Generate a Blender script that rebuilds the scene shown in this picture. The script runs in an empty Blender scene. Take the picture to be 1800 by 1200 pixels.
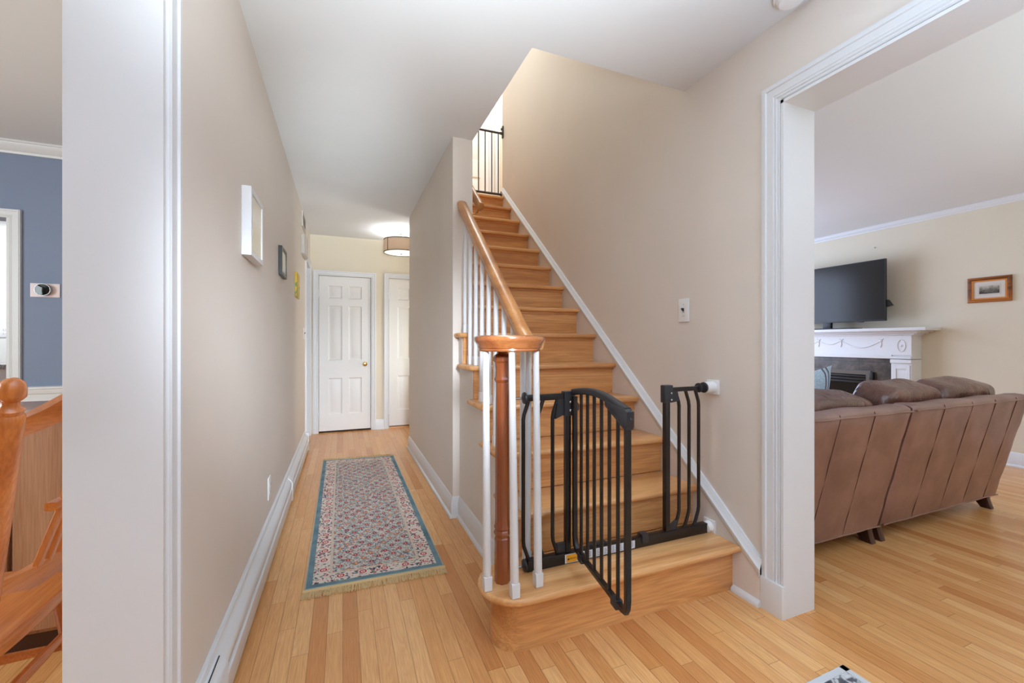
import bpy, bmesh, math, random
from mathutils import Vector, Matrix
R = math.radians
random.seed(7)
sc = bpy.context.scene
col = sc.collection

# ------------------------------------------------------------------ camera, world, lights, exposure
cam_d = bpy.data.cameras.new('camera')
cam = bpy.data.objects.new('camera', cam_d); col.objects.link(cam)
cam_d.sensor_width = 36.0
cam_d.lens = 740.0 / 1800.0 * 36.0
cam_d.shift_y = 1.5 / 1800.0
cam_d.clip_start = 0.02
cam.location = (0, 0, 1.12)
cam.rotation_euler = (R(90), 0, -math.atan((900 - 602.6) / 740.0))
sc.camera = cam

sc.view_settings.view_transform = 'Standard'
sc.view_settings.look = 'None'
sc.view_settings.exposure = 0.0
sc.view_settings.gamma = 1.0
sc.view_settings.use_curve_mapping = False
try:
    sc.cycles.use_denoising = True
    sc.cycles.max_bounces = 14
    sc.cycles.diffuse_bounces = 5
    sc.cycles.sample_clamp_indirect = 6.0
    sc.cycles.caustics_reflective = False
    sc.cycles.caustics_refractive = False
except Exception:
    pass

w = bpy.data.worlds.new('sky'); sc.world = w; w.use_nodes = True
bg = w.node_tree.nodes['Background']
bg.inputs[0].default_value = (0.75, 0.86, 1.0, 1); bg.inputs[1].default_value = 1.2


def area(name, loc, rot, sx, sy, power, color=(0.93, 0.97, 1.0)):
    d = bpy.data.lights.new(name, 'AREA'); d.shape = 'RECTANGLE'; d.size = sx; d.size_y = sy
    d.energy = power; d.color = color
    o = bpy.data.objects.new(name, d); col.objects.link(o)
    o.location = loc; o.rotation_euler = [R(a) for a in rot]
    return o


# area lights added inside unseen walls in place of window daylight; no windows modelled
COOL_FILL = (0.78, 0.90, 1.0)
area('fill_entry', (0.65, -2.12, 1.35), (90, 0, 0), 1.7, 2.0, 1.5, COOL_FILL)  # weak added fill behind the camera, kept for reflections on floor and newel
area('daylight_living_front', (3.7, -2.12, 1.45), (90, 0, 0), 2.6, 1.5, 11, (0.95, 0.97, 1.0))
area('daylight_living_rear', (3.9, 4.52, 1.5), (-90, 0, 0), 2.2, 1.5, 80, (0.58, 0.72, 1.0))
area('fill_dining_side', (-3.52, 1.2, 1.5), (0, -90, 0), 1.5, 1.8, 86, (0.84, 0.96, 1.0))  # unseen fill added to light the dining room
area('fill_kitchen', (-2.9, 5.2, 2.38), (0, 0, 0), 1.0, 0.6, 40, (0.96, 1.0, 1.0))  # unseen overhead fill added to keep the kitchen bright
area('fill_small_room', (-1.42, 5.3, 1.4), (0, -90, 0), 1.6, 0.6, 12, COOL_FILL)  # unseen fill added to brighten the far hall through the doorway
# unseen fills added near the camera and behind the stair wall to brighten rooms
for nm, rx, rz, spr, en, z, c in (('fill_mid', 103, 4, 24, 3.6, 1.45, (0.83, 0.93, 1.0)), ('fill_near', 142, 0, 75, 17, 1.2, (0.81, 0.93, 1.0)),
                                  ('fill_low', 76, 3, 40, 9.6, 1.6, (0.76, 0.87, 1.0))):
    f = area(nm, (0.22, -0.15, z), (rx, 0, rz), 0.3, 0.3, en, c); f.data.spread = R(spr)
area('fill_far', (1.5, 5.1, 0.9), (0, 118, 0), 0.4, 0.4, 10, (0.98, 0.98, 0.90))  # unseen fill added out of sight to lift the far hall
f = area('bounce_entry', (0.65, -0.75, 1.0), (180, 0, 0), 1.2, 1.2, 78, (0.54, 0.74, 1.0)); f.data.spread = R(125)  # added up-facing fill, bounced off the entry ceiling
area('bounce_living', (3.6, -0.4, 1.4), (180, 0, 0), 2.2, 1.4, 43, (0.76, 0.95, 1.0))  # added up-facing fill, bounced off the living room ceiling
area('fill_upstairs', (1.9, 4.95, 5.08), (0, 0, 0), 1.0, 0.9, 34, (0.95, 0.97, 1.0))  # unseen area light added to brighten the landing, no fixture
area('fill_stairwell', (1.25, 3.3, 5.08), (0, 0, 0), 0.7, 1.4, 30, (0.83, 0.97, 1.0))  # unseen area light added to brighten the upper stairs, no fixture
HALL_W = 14.0
HALL_C = (0.9, 0.95, 1.0)


# ------------------------------------------------------------------ materials
def lin(c):
    return tuple((x / 255 / 12.92) if x / 255 <= 0.04045 else ((x / 255 + 0.055) / 1.055) ** 2.4 for x in c) + (1.0,)


class NT:
    def __init__(self, name):
        self.m = bpy.data.materials.new(name); self.m.use_nodes = True
        self.t = self.m.node_tree; self.b = self.t.nodes['Principled BSDF']

    def n(self, typ, **kw):
        nd = self.t.nodes.new(typ)
        for k, v in kw.items():
            setattr(nd, k, v)
        return nd

    def link(self, a, b):
        self.t.links.new(a, b)

    def val(self, sock, v):
        if hasattr(v, 'is_linked') or hasattr(v, 'links'):
            self.link(v, sock)
        else:
            sock.default_value = v

    def math(self, op, a, b=0.0, c=None):
        nd = self.n('ShaderNodeMath', operation=op)
        self.val(nd.inputs[0], a); self.val(nd.inputs[1], b)
        if c is not None:
            self.val(nd.inputs[2], c)
        return nd.outputs[0]

    def mix(self, fac, a, b, blend='MIX'):
        nd = self.n('ShaderNodeMix', data_type='RGBA', blend_type=blend)
        self.val(nd.inputs[0], fac); self.val(nd.inputs[6], a); self.val(nd.inputs[7], b)
        return nd.outputs[2]

    def ramp(self, fac, stops, interp='LINEAR'):
        nd = self.n('ShaderNodeValToRGB'); cr = nd.color_ramp; cr.interpolation = interp
        while len(cr.elements) < len(stops):
            cr.elements.new(0.5)
        for e, (p, c) in zip(cr.elements, stops):
            e.position = p; e.color = c
        self.link(fac, nd.inputs[0])
        return nd.outputs[0]

    def noise(self, vec, scale, detail=3.0, rough=0.5, dist=0.0):
        nd = self.n('ShaderNodeTexNoise')
        self.link(vec, nd.inputs['Vector'])
        nd.inputs['Scale'].default_value = scale; nd.inputs['Detail'].default_value = detail
        nd.inputs['Roughness'].default_value = rough; nd.inputs['Distortion'].default_value = dist
        return nd.outputs[0]

    def coords(self, kind='Object', scale=(1, 1, 1), loc=(0, 0, 0)):
        tc = self.n('ShaderNodeTexCoord'); mp = self.n('ShaderNodeMapping')
        self.link(tc.outputs[kind], mp.inputs[0])
        mp.inputs['Scale'].default_value = scale; mp.inputs['Location'].default_value = loc
        return mp.outputs[0]

    def bump(self, h, strength=0.1, dist=0.002):
        nd = self.n('ShaderNodeBump'); nd.inputs['Strength'].default_value = strength
        nd.inputs['Distance'].default_value = dist
        self.link(h, nd.inputs['Height']); self.link(nd.outputs[0], self.b.inputs['Normal'])


def paint(name, c, rough=0.55, var=0.03, spec=0.35, bump=0.05, metal=0.0):
    k = NT(name)
    v = k.coords('Object')
    n = k.noise(v, 3.0, 3.0)
    base = lin(c)
    dk = tuple(x * (1 - var) for x in base[:3]) + (1,); lt = tuple(min(1, x * (1 + var)) for x in base[:3]) + (1,)
    k.link(k.ramp(n, [(0.3, dk), (0.7, lt)]), k.b.inputs['Base Color'])
    k.b.inputs['Roughness'].default_value = rough
    k.b.inputs['Specular IOR Level'].default_value = spec
    k.b.inputs['Metallic'].default_value = metal
    if bump:
        k.bump(k.noise(v, 160.0, 2.0), bump, 0.001)
    return k.m


def wood(name, light, mid, dark, axis, rough=0.35, grain=1.0, coat=0.0, ring=0.35):
    k = NT(name)
    a = [26.0 * grain] * 3; a[axis] = 1.6 * grain
    f = [210.0] * 3; f[axis] = 7.0
    v1 = k.coords('Object', a); v2 = k.coords('Object', f)
    info = k.n('ShaderNodeObjectInfo')
    add = k.n('ShaderNodeVectorMath', operation='ADD')
    sca = k.n('ShaderNodeVectorMath', operation='SCALE'); cmb = k.n('ShaderNodeCombineXYZ')
    for i in range(3):
        k.link(info.outputs['Random'], cmb.inputs[i])
    k.link(cmb.outputs[0], sca.inputs[0]); sca.inputs['Scale'].default_value = 43.0
    k.link(v1, add.inputs[0]); k.link(sca.outputs[0], add.inputs[1])
    n1 = k.noise(add.outputs[0], 0.32, 3.0, 0.5, 0.6)
    rings = k.math('FRACT', k.math('MULTIPLY', n1, 14.0))
    rings = k.math('ABSOLUTE', k.math('SUBTRACT', rings, 0.5))
    n2 = k.noise(v2, 1.0, 2.0)
    base = k.ramp(n1, [(0.3, lin(dark)), (0.5, lin(mid)), (0.72, lin(light))])
    base = k.mix(k.math('MULTIPLY', rings, ring), base, lin(dark))
    fine = k.ramp(n2, [(0.35, (0.72, 0.68, 0.62, 1)), (0.62, (1, 1, 1, 1))])
    base = k.mix(0.6, base, fine, 'MULTIPLY')
    k.link(base, k.b.inputs['Base Color'])
    k.b.inputs['Roughness'].default_value = rough
    k.b.inputs['Coat Weight'].default_value = coat; k.b.inputs['Coat Roughness'].default_value = 0.12
    k.bump(n2, 0.06, 0.0008)
    return k.m


def floor_material():
    k = NT('oak_strip_floor')
    tc = k.n('ShaderNodeTexCoord'); sp = k.n('ShaderNodeSeparateXYZ'); k.link(tc.outputs['Object'], sp.inputs[0])
    x, y = sp.outputs[0], sp.outputs[1]
    W, L = 0.0572, 0.95
    xs = k.math('DIVIDE', x, W); i = k.math('FLOOR', xs); fx = k.math('SUBTRACT', xs, i)
    wn = k.n('ShaderNodeTexWhiteNoise', noise_dimensions='1D'); k.link(i, wn.inputs['W'])
    ys = k.math('ADD', k.math('DIVIDE', y, L), k.math('MULTIPLY', wn.outputs[0], 7.0))
    j = k.math('FLOOR', ys); fy = k.math('SUBTRACT', ys, j)
    c = k.n('ShaderNodeCombineXYZ'); k.link(i, c.inputs[0]); k.link(j, c.inputs[1])
    wn2 = k.n('ShaderNodeTexWhiteNoise', noise_dimensions='2D'); k.link(c.outputs[0], wn2.inputs['Vector'])
    rnd = wn2.outputs[0]
    tone = k.ramp(rnd, [(0.0, lin((204, 138, 82))), (0.18, lin((222, 162, 102))), (0.5, lin((229, 172, 112))),
                        (0.8, lin((236, 184, 126))), (1.0, lin((214, 150, 90)))])
    g = k.n('ShaderNodeCombineXYZ')
    k.link(k.math('ADD', k.math('MULTIPLY', x, 34.0), k.math('MULTIPLY', rnd, 57.0)), g.inputs[0])
    k.link(k.math('MULTIPLY', y, 1.9), g.inputs[1]); k.link(k.math('MULTIPLY', rnd, 13.0), g.inputs[2])
    n1 = k.noise(g.outputs[0], 1.0, 3.0, 0.55, 0.8)
    rings = k.math('ABSOLUTE', k.math('SUBTRACT', k.math('FRACT', k.math('MULTIPLY', n1, 8.0)), 0.5))
    tone = k.mix(k.math('MULTIPLY', rings, 0.5), tone, lin((172, 106, 58)))
    g2 = k.n('ShaderNodeCombineXYZ')
    k.link(k.math('MULTIPLY', x, 300.0), g2.inputs[0]); k.link(k.math('MULTIPLY', y, 9.0), g2.inputs[1])
    n2 = k.noise(g2.outputs[0], 1.0, 2.0)
    tone = k.mix(0.5, tone, k.ramp(n2, [(0.35, (0.74, 0.68, 0.6, 1)), (0.6, (1, 1, 1, 1))]), 'MULTIPLY')
    gx = k.math('MAXIMUM', k.math('LESS_THAN', fx, 0.02), k.math('GREATER_THAN', fx, 0.98))
    gy = k.math('LESS_THAN', fy, 0.0018)
    gap = k.math('MAXIMUM', gx, gy)
    tone = k.mix(k.math('MULTIPLY', gap, 0.55), tone, lin((96, 54, 26)))
    k.link(tone, k.b.inputs['Base Color'])
    k.b.inputs['Roughness'].default_value = 0.27
    k.b.inputs['Specular IOR Level'].default_value = 0.45
    k.bump(k.math('SUBTRACT', 1.0, gap), 0.12, 0.001)
    return k.m


def rug_material():
    """Patterned runner: woven pattern laid out on the rug's own UVs in metres."""
    k = NT('woven_runner')
    tc = k.n('ShaderNodeTexCoord'); sp = k.n('ShaderNodeSeparateXYZ'); k.link(tc.outputs['UV'], sp.inputs[0])
    u, v = sp.outputs[0], sp.outputs[1]
    W, L = 0.625, 2.2
    du = k.math('SUBTRACT', W / 2, k.math('ABSOLUTE', k.math('SUBTRACT', u, W / 2)))
    dv = k.math('SUBTRACT', L / 2, k.math('ABSOLUTE', k.math('SUBTRACT', v, L / 2)))
    edge = k.math('MINIMUM', du, dv)
    vo = k.n('ShaderNodeTexVoronoi'); vo.inputs['Scale'].default_value = 140.0
    k.link(tc.outputs['UV'], vo.inputs['Vector'])
    hue = k.n('ShaderNodeSeparateXYZ'); k.link(vo.outputs['Color'], hue.inputs[0]); rnd = hue.outputs[0]
    field = k.ramp(rnd, [(0.0, lin((92, 102, 118))), (0.10, lin((158, 166, 162))), (0.30, lin((208, 202, 194))),
                         (0.50, lin((170, 180, 172))), (0.64, lin((216, 200, 186))), (0.80, lin((136, 146, 148))),
                         (0.89, lin((190, 112, 98)))], 'CONSTANT')

    def lattice(pu, pv, shift):
        a = k.math('DIVIDE', u, pu); b = k.math('DIVIDE', v, pv)
        row = k.math('FLOOR', b)
        a = k.math('ADD', a, k.math('MULTIPLY', row, shift))
        ca = k.math('FLOOR', a)
        x = k.math('MULTIPLY', k.math('SUBTRACT', k.math('FRACT', a), 0.5), pu)
        y = k.math('MULTIPLY', k.math('SUBTRACT', k.math('FRACT', b), 0.5), pv)
        d = k.math('SQRT', k.math('ADD', k.math('MULTIPLY', x, x), k.math('MULTIPLY', y, y)))
        return d, ca, row, x, y
    d, ca, row, lx, ly = lattice(0.074, 0.046, 0.5)
    dd = k.math('ADD', k.math('ABSOLUTE', lx), k.math('ABSOLUTE', ly))
    par = k.math('FRACT', k.math('MULTIPLY', k.math('ADD', ca, k.math('MULTIPLY', row, 2.0)), 0.3334))
    mot = k.ramp(par, [(0.0, lin((188, 72, 62))), (0.33, lin((204, 128, 84))), (0.66, lin((160, 58, 66)))], 'CONSTANT')
    field = k.mix(k.math('LESS_THAN', d, 0.0115), field, mot)
    ringm = k.math('LESS_THAN', k.math('ABSOLUTE', k.math('SUBTRACT', dd, 0.019)), 0.0022)
    field = k.mix(k.math('MULTIPLY', ringm, 0.6), field, lin((84, 106, 122)))
    field = k.mix(k.math('LESS_THAN', d, 0.0035), field, lin((228, 214, 196)))
    vo2 = k.n('ShaderNodeTexVoronoi'); vo2.inputs['Scale'].default_value = 105.0
    k.link(tc.outputs['UV'], vo2.inputs['Vector'])
    h2 = k.n('ShaderNodeSeparateXYZ'); k.link(vo2.outputs['Color'], h2.inputs[0])
    bord = k.ramp(h2.outputs[1], [(0.0, lin((222, 208, 196))), (0.56, lin((214, 198, 186))), (0.66, lin((96, 104, 118))),
                                  (0.78, lin((186, 110, 104))), (0.87, lin((118, 140, 132))), (0.93, lin((70, 60, 72)))], 'CONSTANT')
    # medallions down the middle of the border
    q = k.math('SUBTRACT', edge, 0.0725)
    isside = k.math('LESS_THAN', du, dv)
    along = k.math('ADD', k.math('MULTIPLY', isside, v), k.math('MULTIPLY', k.math('SUBTRACT', 1.0, isside), u))
    t = k.math('MULTIPLY', k.math('SUBTRACT', k.math('FRACT', k.math('DIVIDE', along, 0.1)), 0.5), 0.1)
    md = k.math('SQRT', k.math('ADD', k.math('MULTIPLY', q, q), k.math('MULTIPLY', t, t)))
    bord = k.mix(k.math('LESS_THAN', md, 0.021), bord, lin((226, 214, 202)))
    bord = k.mix(k.math('LESS_THAN', md, 0.017), bord, lin((176, 64, 74)))
    bord = k.mix(k.math('LESS_THAN', md, 0.010), bord, lin((228, 212, 198)))
    bord = k.mix(k.math('LESS_THAN', md, 0.005), bord, lin((196, 110, 92)))
    line = k.math('LESS_THAN', k.math('ABSOLUTE', k.math('SUBTRACT', edge, 0.108)), 0.006)
    bord = k.mix(line, bord, lin((206, 190, 172)))
    colr = k.mix(k.math('LESS_THAN', edge, 0.115), field, bord)
    n = k.noise(tc.outputs['UV'], 9.0, 3.0)
    teal = k.ramp(n, [(0.3, lin((86, 112, 124))), (0.7, lin((126, 150, 156)))])
    colr = k.mix(k.math('LESS_THAN', edge, 0.030), colr, teal)
    colr = k.mix(k.math('LESS_THAN', edge, 0.004), colr, lin((164, 176, 172)))
    k.link(colr, k.b.inputs['Base Color'])
    k.b.inputs['Roughness'].default_value = 0.95; k.b.inputs['Specular IOR Level'].default_value = 0.1
    k.bump(k.noise(tc.outputs['UV'], 600.0, 2.0), 0.4, 0.002)
    return k.m


def mat_doormat():
    k = NT('printed_doormat')
    v = k.coords('Object')
    n = k.noise(v, 26.0, 4.0, 0.6)
    c = k.ramp(n, [(0.42, lin((206, 206, 208))), (0.5, lin((190, 190, 194))), (0.56, lin((96, 98, 106))), (0.7, lin((60, 62, 70)))])
    k.link(c, k.b.inputs['Base Color']); k.b.inputs['Roughness'].default_value = 0.95
    k.bump(k.noise(v, 500.0, 2.0), 0.4, 0.002)
    return k.m


def leather_material():
    k = NT('brown_leather')
    v = k.coords('Object')
    n = k.noise(v, 5.0, 4.0, 0.6)
    k.link(k.ramp(n, [(0.3, lin((112, 80, 71))), (0.5, lin((130, 96, 86))), (0.72, lin((148, 113, 102)))]), k.b.inputs['Base Color'])
    k.b.inputs['Roughness'].default_value = 0.40
    k.b.inputs['Specular IOR Level'].default_value = 0.9
    k.bump(k.noise(v, 90.0, 4.0, 0.6), 0.14, 0.003)
    return k.m


def cushion_leather():
    k = NT('cushion_leather')
    v = k.coords('Object')
    n = k.noise(v, 6.0, 4.0, 0.6)
    k.link(k.ramp(n, [(0.3, lin((84, 52, 44))), (0.5, lin((102, 66, 56))), (0.72, lin((122, 84, 72)))]), k.b.inputs['Base Color'])
    k.b.inputs['Roughness'].default_value = 0.27
    k.b.inputs['Specular IOR Level'].default_value = 0.8
    wr = k.noise(k.coords('Object', (1.0, 1.0, 0.45)), 13.0, 3.0, 0.5, 1.2)
    k.bump(k.math('ADD', wr, k.math('MULTIPLY', k.noise(v, 90.0, 3.0), 0.08)), 0.55, 0.02)
    return k.m


def tile_material():
    k = NT('slate_tile')
    v = k.coords('Object')
    n = k.noise(v, 9.0, 6.0, 0.65)
    sp = k.n('ShaderNodeSeparateXYZ'); k.link(v, sp.inputs[0])
    fy = k.math('FRACT', k.math('DIVIDE', sp.outputs[1], 0.3))
    fz = k.math('FRACT', k.math('DIVIDE', sp.outputs[2], 0.3))
    g = k.math('MAXIMUM', k.math('LESS_THAN', fy, 0.014), k.math('LESS_THAN', fz, 0.014))
    c = k.ramp(n, [(0.3, lin((48, 42, 38))), (0.5, lin((78, 68, 60))), (0.7, lin((112, 98, 84)))])
    k.link(k.mix(g, c, lin((34, 30, 28))), k.b.inputs['Base Color'])
    k.b.inputs['Roughness'].default_value = 0.3
    return k.m


def granite_material():
    k = NT('granite')
    n = k.noise(k.coords('Object'), 60.0, 5.0, 0.7)
    k.link(k.ramp(n, [(0.4, lin((84, 84, 84))), (0.55, lin((170, 168, 164)))]), k.b.inputs['Base Color'])
    k.b.inputs['Roughness'].default_value = 0.25
    return k.m


def print_material():
    k = NT('engraved_landscape')
    v = k.coords('Object')
    n = k.noise(v, 16.0, 6.0, 0.7)
    sp = k.n('ShaderNodeSeparateXYZ'); k.link(v, sp.inputs[0])
    # the print: pale sky above, dark trees and land below
    h = k.math('ADD', k.math('MULTIPLY', k.math('SUBTRACT', sp.outputs[2], 0.120), -7.0), n)
    k.link(k.ramp(h, [(0.3, lin((186, 178, 164))), (0.5, lin((120, 112, 98))), (0.68, lin((58, 52, 44)))]), k.b.inputs['Base Color'])
    k.b.inputs['Roughness'].default_value = 0.6
    return k.m


def canvas_material():
    k = NT('yellow_green_canvas')
    v = k.coords('Object')
    n = k.noise(v, 7.0, 2.0)
    k.link(k.ramp(n, [(0.40, lin((214, 178, 42))), (0.52, lin((222, 190, 60))), (0.56, lin((70, 140, 62))), (0.64, lin((196, 150, 40)))]),
           k.b.inputs['Base Color'])
    k.b.inputs['Roughness'].default_value = 0.5
    return k.m


def pillow_material():
    k = NT('striped_pillow')
    tc = k.n('ShaderNodeTexCoord'); sp = k.n('ShaderNodeSeparateXYZ'); k.link(tc.outputs['Object'], sp.inputs[0])
    x = sp.outputs[0]
    a = k.math('ABSOLUTE', k.math('SUBTRACT', x, 0.13))
    s = k.math('LESS_THAN', k.math('ABSOLUTE', k.math('SUBTRACT', a, 0.018)), 0.007)
    n = k.noise(tc.outputs['Object'], 120.0, 2.0)
    base = k.ramp(n, [(0.3, lin((150, 178, 206))), (0.7, lin((196, 214, 230)))])
    k.link(k.mix(s, base, lin((92, 84, 100))), k.b.inputs['Base Color'])
    k.b.inputs['Roughness'].default_value = 0.9
    k.bump(n, 0.5, 0.003)
    return k.m


def translucent(name, c, amount):
    k = NT(name)
    k.b.inputs['Base Color'].default_value = lin(c); k.b.inputs['Roughness'].default_value = 0.8
    tr = k.n('ShaderNodeBsdfTranslucent'); tr.inputs[0].default_value = lin(c)
    mx = k.n('ShaderNodeMixShader'); mx.inputs[0].default_value = amount
    out = [n for n in k.t.nodes if n.type == 'OUTPUT_MATERIAL'][0]
    k.link(k.b.outputs[0], mx.inputs[1]); k.link(tr.outputs[0], mx.inputs[2]); k.link(mx.outputs[0], out.inputs[0])
    return k.m


def emis(name, c, strength, base=None):
    k = NT(name)
    k.b.inputs['Base Color'].default_value = lin(base or c)
    k.b.inputs['Emission Color'].default_value = lin(c); k.b.inputs['Emission Strength'].default_value = strength
    return k.m


M = dict(
    wall=paint('beige_wall_paint', (224, 214, 204), 0.6, 0.012, 0.25),
    wallhall=paint('cream_wall_paint', (222, 212, 192), 0.6, 0.012, 0.25),
    ceil=paint('ceiling_paint', (222, 223, 224), 0.8, 0.006, 0.15),
    white=paint('white_trim_paint', (222, 223, 225), 0.38, 0.01, 0.4, 0.02),
    skirt=paint('stringer_paint', (222, 212, 203), 0.45, 0.012, 0.35),
    door=paint('white_door_paint', (229, 227, 224), 0.4, 0.01, 0.4, 0.02),
    blue=paint('slate_blue_paint', (132, 144, 168), 0.6, 0.015, 0.2),
    floor=floor_material(),
    oak=wood('stair_oak_tread', (238, 186, 130), (228, 170, 110), (190, 126, 74), 0, 0.3, 1.0, 0.25),
    oakr=wood('stair_oak_riser', (236, 180, 120), (228, 166, 102), (184, 118, 66), 0, 0.30, 0.8, 0.3, 0.8),
    rail=wood('oak_rail', (204, 146, 88), (190, 128, 72), (158, 98, 52), 1, 0.32, 1.2, 0.2),
    newel=wood('red_oak_newel', (176, 102, 54), (156, 82, 40), (122, 58, 26), 2, 0.22, 1.3, 0.6),
    volute=wood('red_oak_volute', (182, 116, 66), (164, 94, 50), (132, 70, 36), 0, 0.2, 1.2, 0.6),
    cherry=wood('cherry_chair', (222, 142, 74), (206, 122, 56), (166, 86, 38), 2, 0.24, 1.0, 0.4, 0.25),
    cherryy=wood('cherry_chair_rail', (222, 142, 74), (206, 122, 56), (166, 86, 38), 1, 0.24, 1.0, 0.4, 0.25),
    cab=wood('walnut_cabinet', (190, 146, 114), (172, 126, 96), (134, 94, 68), 2, 0.26, 0.9, 0.35, 0.3),
    darkwood=paint('dark_wood', (62, 34, 26), 0.3, 0.1, 0.5, 0.02),
    black=paint('black_enamel', (26, 22, 22), 0.32, 0.05, 0.5, 0.0),
    plastic=paint('black_plastic', (40, 42, 48), 0.42, 0.05, 0.5, 0.02),
    bronze=paint('dark_bronze', (58, 50, 44), 0.4, 0.05, 0.5, 0.0),
    steel=paint('steel', (190, 190, 192), 0.25, 0.02, 0.5, 0.0, 1.0),
    brass=paint('brass', (214, 168, 92), 0.22, 0.03, 0.5, 0.0, 1.0),
    whitep=paint('white_plastic', (236, 236, 236), 0.35, 0.01, 0.45, 0.0),
    rug=rug_material(), mat=mat_doormat(),
    fringe=paint('cotton_fringe', (218, 188, 140), 0.95, 0.12, 0.05, 0.0),
    leather=leather_material(), cushion=cushion_leather(),
    seam=paint('leather_seam', (84, 54, 46), 0.45, 0.05, 0.4, 0.0),
    tile=tile_material(), granite=granite_material(), print=print_material(), canvas=canvas_material(),
    pillow=pillow_material(),
    screen=paint('tv_screen', (36, 34, 31), 0.2, 0.01, 0.3, 0.0),
    dark=paint('firebox_black', (30, 28, 27), 0.45, 0.08, 0.4, 0.0),
    glass=paint('dark_glass', (20, 20, 20), 0.08, 0.02, 0.5, 0.0),
    gold=wood('gilt_frame', (196, 124, 46), (172, 98, 30), (92, 52, 22), 1, 0.3, 1.6, 0.0),
    goldin=paint('gilt_inner', (206, 128, 44), 0.3, 0.06, 0.5, 0.0),
    paper=paint('mat_board', (214, 206, 196), 0.8, 0.02, 0.2, 0.0),
    photo=paint('framed_paper', (226, 220, 200), 0.12, 0.04, 0.5, 0.0),
    fabric=translucent('lamp_fabric', (206, 184, 160), 0.16),
    grille=paint('vent_grey', (196, 190, 182), 0.5, 0.03, 0.3, 0.0),
    orange=paint('orange_label', (240, 170, 36), 0.5, 0.02, 0.3, 0.0),
    label=paint('white_label', (214, 220, 230), 0.5, 0.02, 0.3, 0.0),
    inkgrey=paint('grey_ink', (138, 146, 160), 0.6, 0.02, 0.2, 0.0),
    pinkplate=paint('pale_plate', (236, 220, 220), 0.4, 0.02, 0.4, 0.0),
    diffuser=translucent('lamp_diffuser', (242, 240, 232), 0.5),
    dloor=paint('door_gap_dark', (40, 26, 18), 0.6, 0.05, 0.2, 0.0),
)

# ------------------------------------------------------------------ mesh helpers
ORG = {}


def finish(bm, name, m, parent=None, angle=38, org=None):
    """link bm (world coordinates) as one mesh object, local to its parent's base point"""
    me = bpy.data.meshes.new(name)
    bmesh.ops.recalc_face_normals(bm, faces=bm.faces)
    o = bpy.data.objects.new(name, me); col.objects.link(o)
    if parent is not None:
        base = ORG[parent.name]
        bmesh.ops.translate(bm, verts=bm.verts, vec=-base)
        o.parent = parent
        ORG[o.name] = base
    elif org is not None:
        base = Vector(org)
        bmesh.ops.translate(bm, verts=bm.verts, vec=-base)
        o.location = base
        ORG[o.name] = base
    else:
        ORG[o.name] = Vector((0, 0, 0))
    bm.to_mesh(me); bm.free()
    me.materials.append(m)
    for p in me.polygons:
        p.use_smooth = True
    try:
        me.set_sharp_from_angle(angle=R(angle))
    except Exception:
        pass
    return o


def tag(o, label, cat, group=None, kind=None):
    o['label'] = label; o['category'] = cat
    if group:
        o['group'] = group
    if kind:
        o['kind'] = kind
    return o


def thing(name, loc, label, cat, group=None):
    o = bpy.data.objects.new(name, None); col.objects.link(o)
    o.empty_display_size = 0.1
    o.location = loc; ORG[o.name] = Vector(loc)
    return tag(o, label, cat, group)


def struct(name, bm, m, label=None):
    o = finish(bm, name, m)
    o['kind'] = 'structure'
    o['label'] = label or name.replace('_', ' ')
    o['category'] = name.split('_')[0]
    return o


def box(bm, x0, x1, y0, y1, z0, z1, bev=0.0, seg=2):
    if bev:
        b2 = bmesh.new(); box(b2, x0, x1, y0, y1, z0, z1)
        bmesh.ops.bevel(b2, geom=list(b2.edges), offset=bev, segments=seg, affect='EDGES', profile=0.6)
        join(bm, b2); return
    vs = [bm.verts.new((x, y, z)) for x in (x0, x1) for y in (y0, y1) for z in (z0, z1)]
    for f in ((0, 1, 3, 2), (4, 6, 7, 5), (0, 4, 5, 1), (2, 3, 7, 6), (0, 2, 6, 4), (1, 5, 7, 3)):
        bm.faces.new([vs[i] for i in f])


def join(bm, b2):
    mp = {}
    for v in b2.verts:
        mp[v] = bm.verts.new(v.co)
    for f in b2.faces:
        try:
            bm.faces.new([mp[v] for v in f.verts])
        except ValueError:
            pass
    b2.free()


def B(*a, **k):
    bm = bmesh.new(); box(bm, *a, **k); return bm


def BB(lst, bev=0.0):
    bm = bmesh.new()
    for a in lst:
        box(bm, *a, bev=bev)
    return bm


def poly(bm, pts, vec, bev=0.0, seg=2):
    """closed prism: polygon of 3-D points extruded by vec"""
    b2 = bmesh.new()
    vec = Vector(vec)
    a = [b2.verts.new(p) for p in pts]; b = [b2.verts.new(Vector(p) + vec) for p in pts]
    b2.faces.new(a); b2.faces.new(b[::-1])
    n = len(pts)
    for i in range(n):
        b2.faces.new((a[i], b[i], b[(i + 1) % n], a[(i + 1) % n]))
    bmesh.ops.recalc_face_normals(b2, faces=b2.faces)
    if bev:
        caps = set(list(b2.faces)[:2])
        es = [e for e in b2.edges if any(f in caps for f in e.link_faces)]
        bmesh.ops.bevel(b2, geom=es, offset=bev, segments=seg, affect='EDGES', profile=0.5)
    join(bm, b2)


def frame_at(t, up):
    t = t.normalized(); s = t.cross(up)
    if s.length < 1e-5:
        s = t.cross(Vector((1, 0, 0)))
    s.normalize(); u = s.cross(t).normalized()
    return s, u


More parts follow.
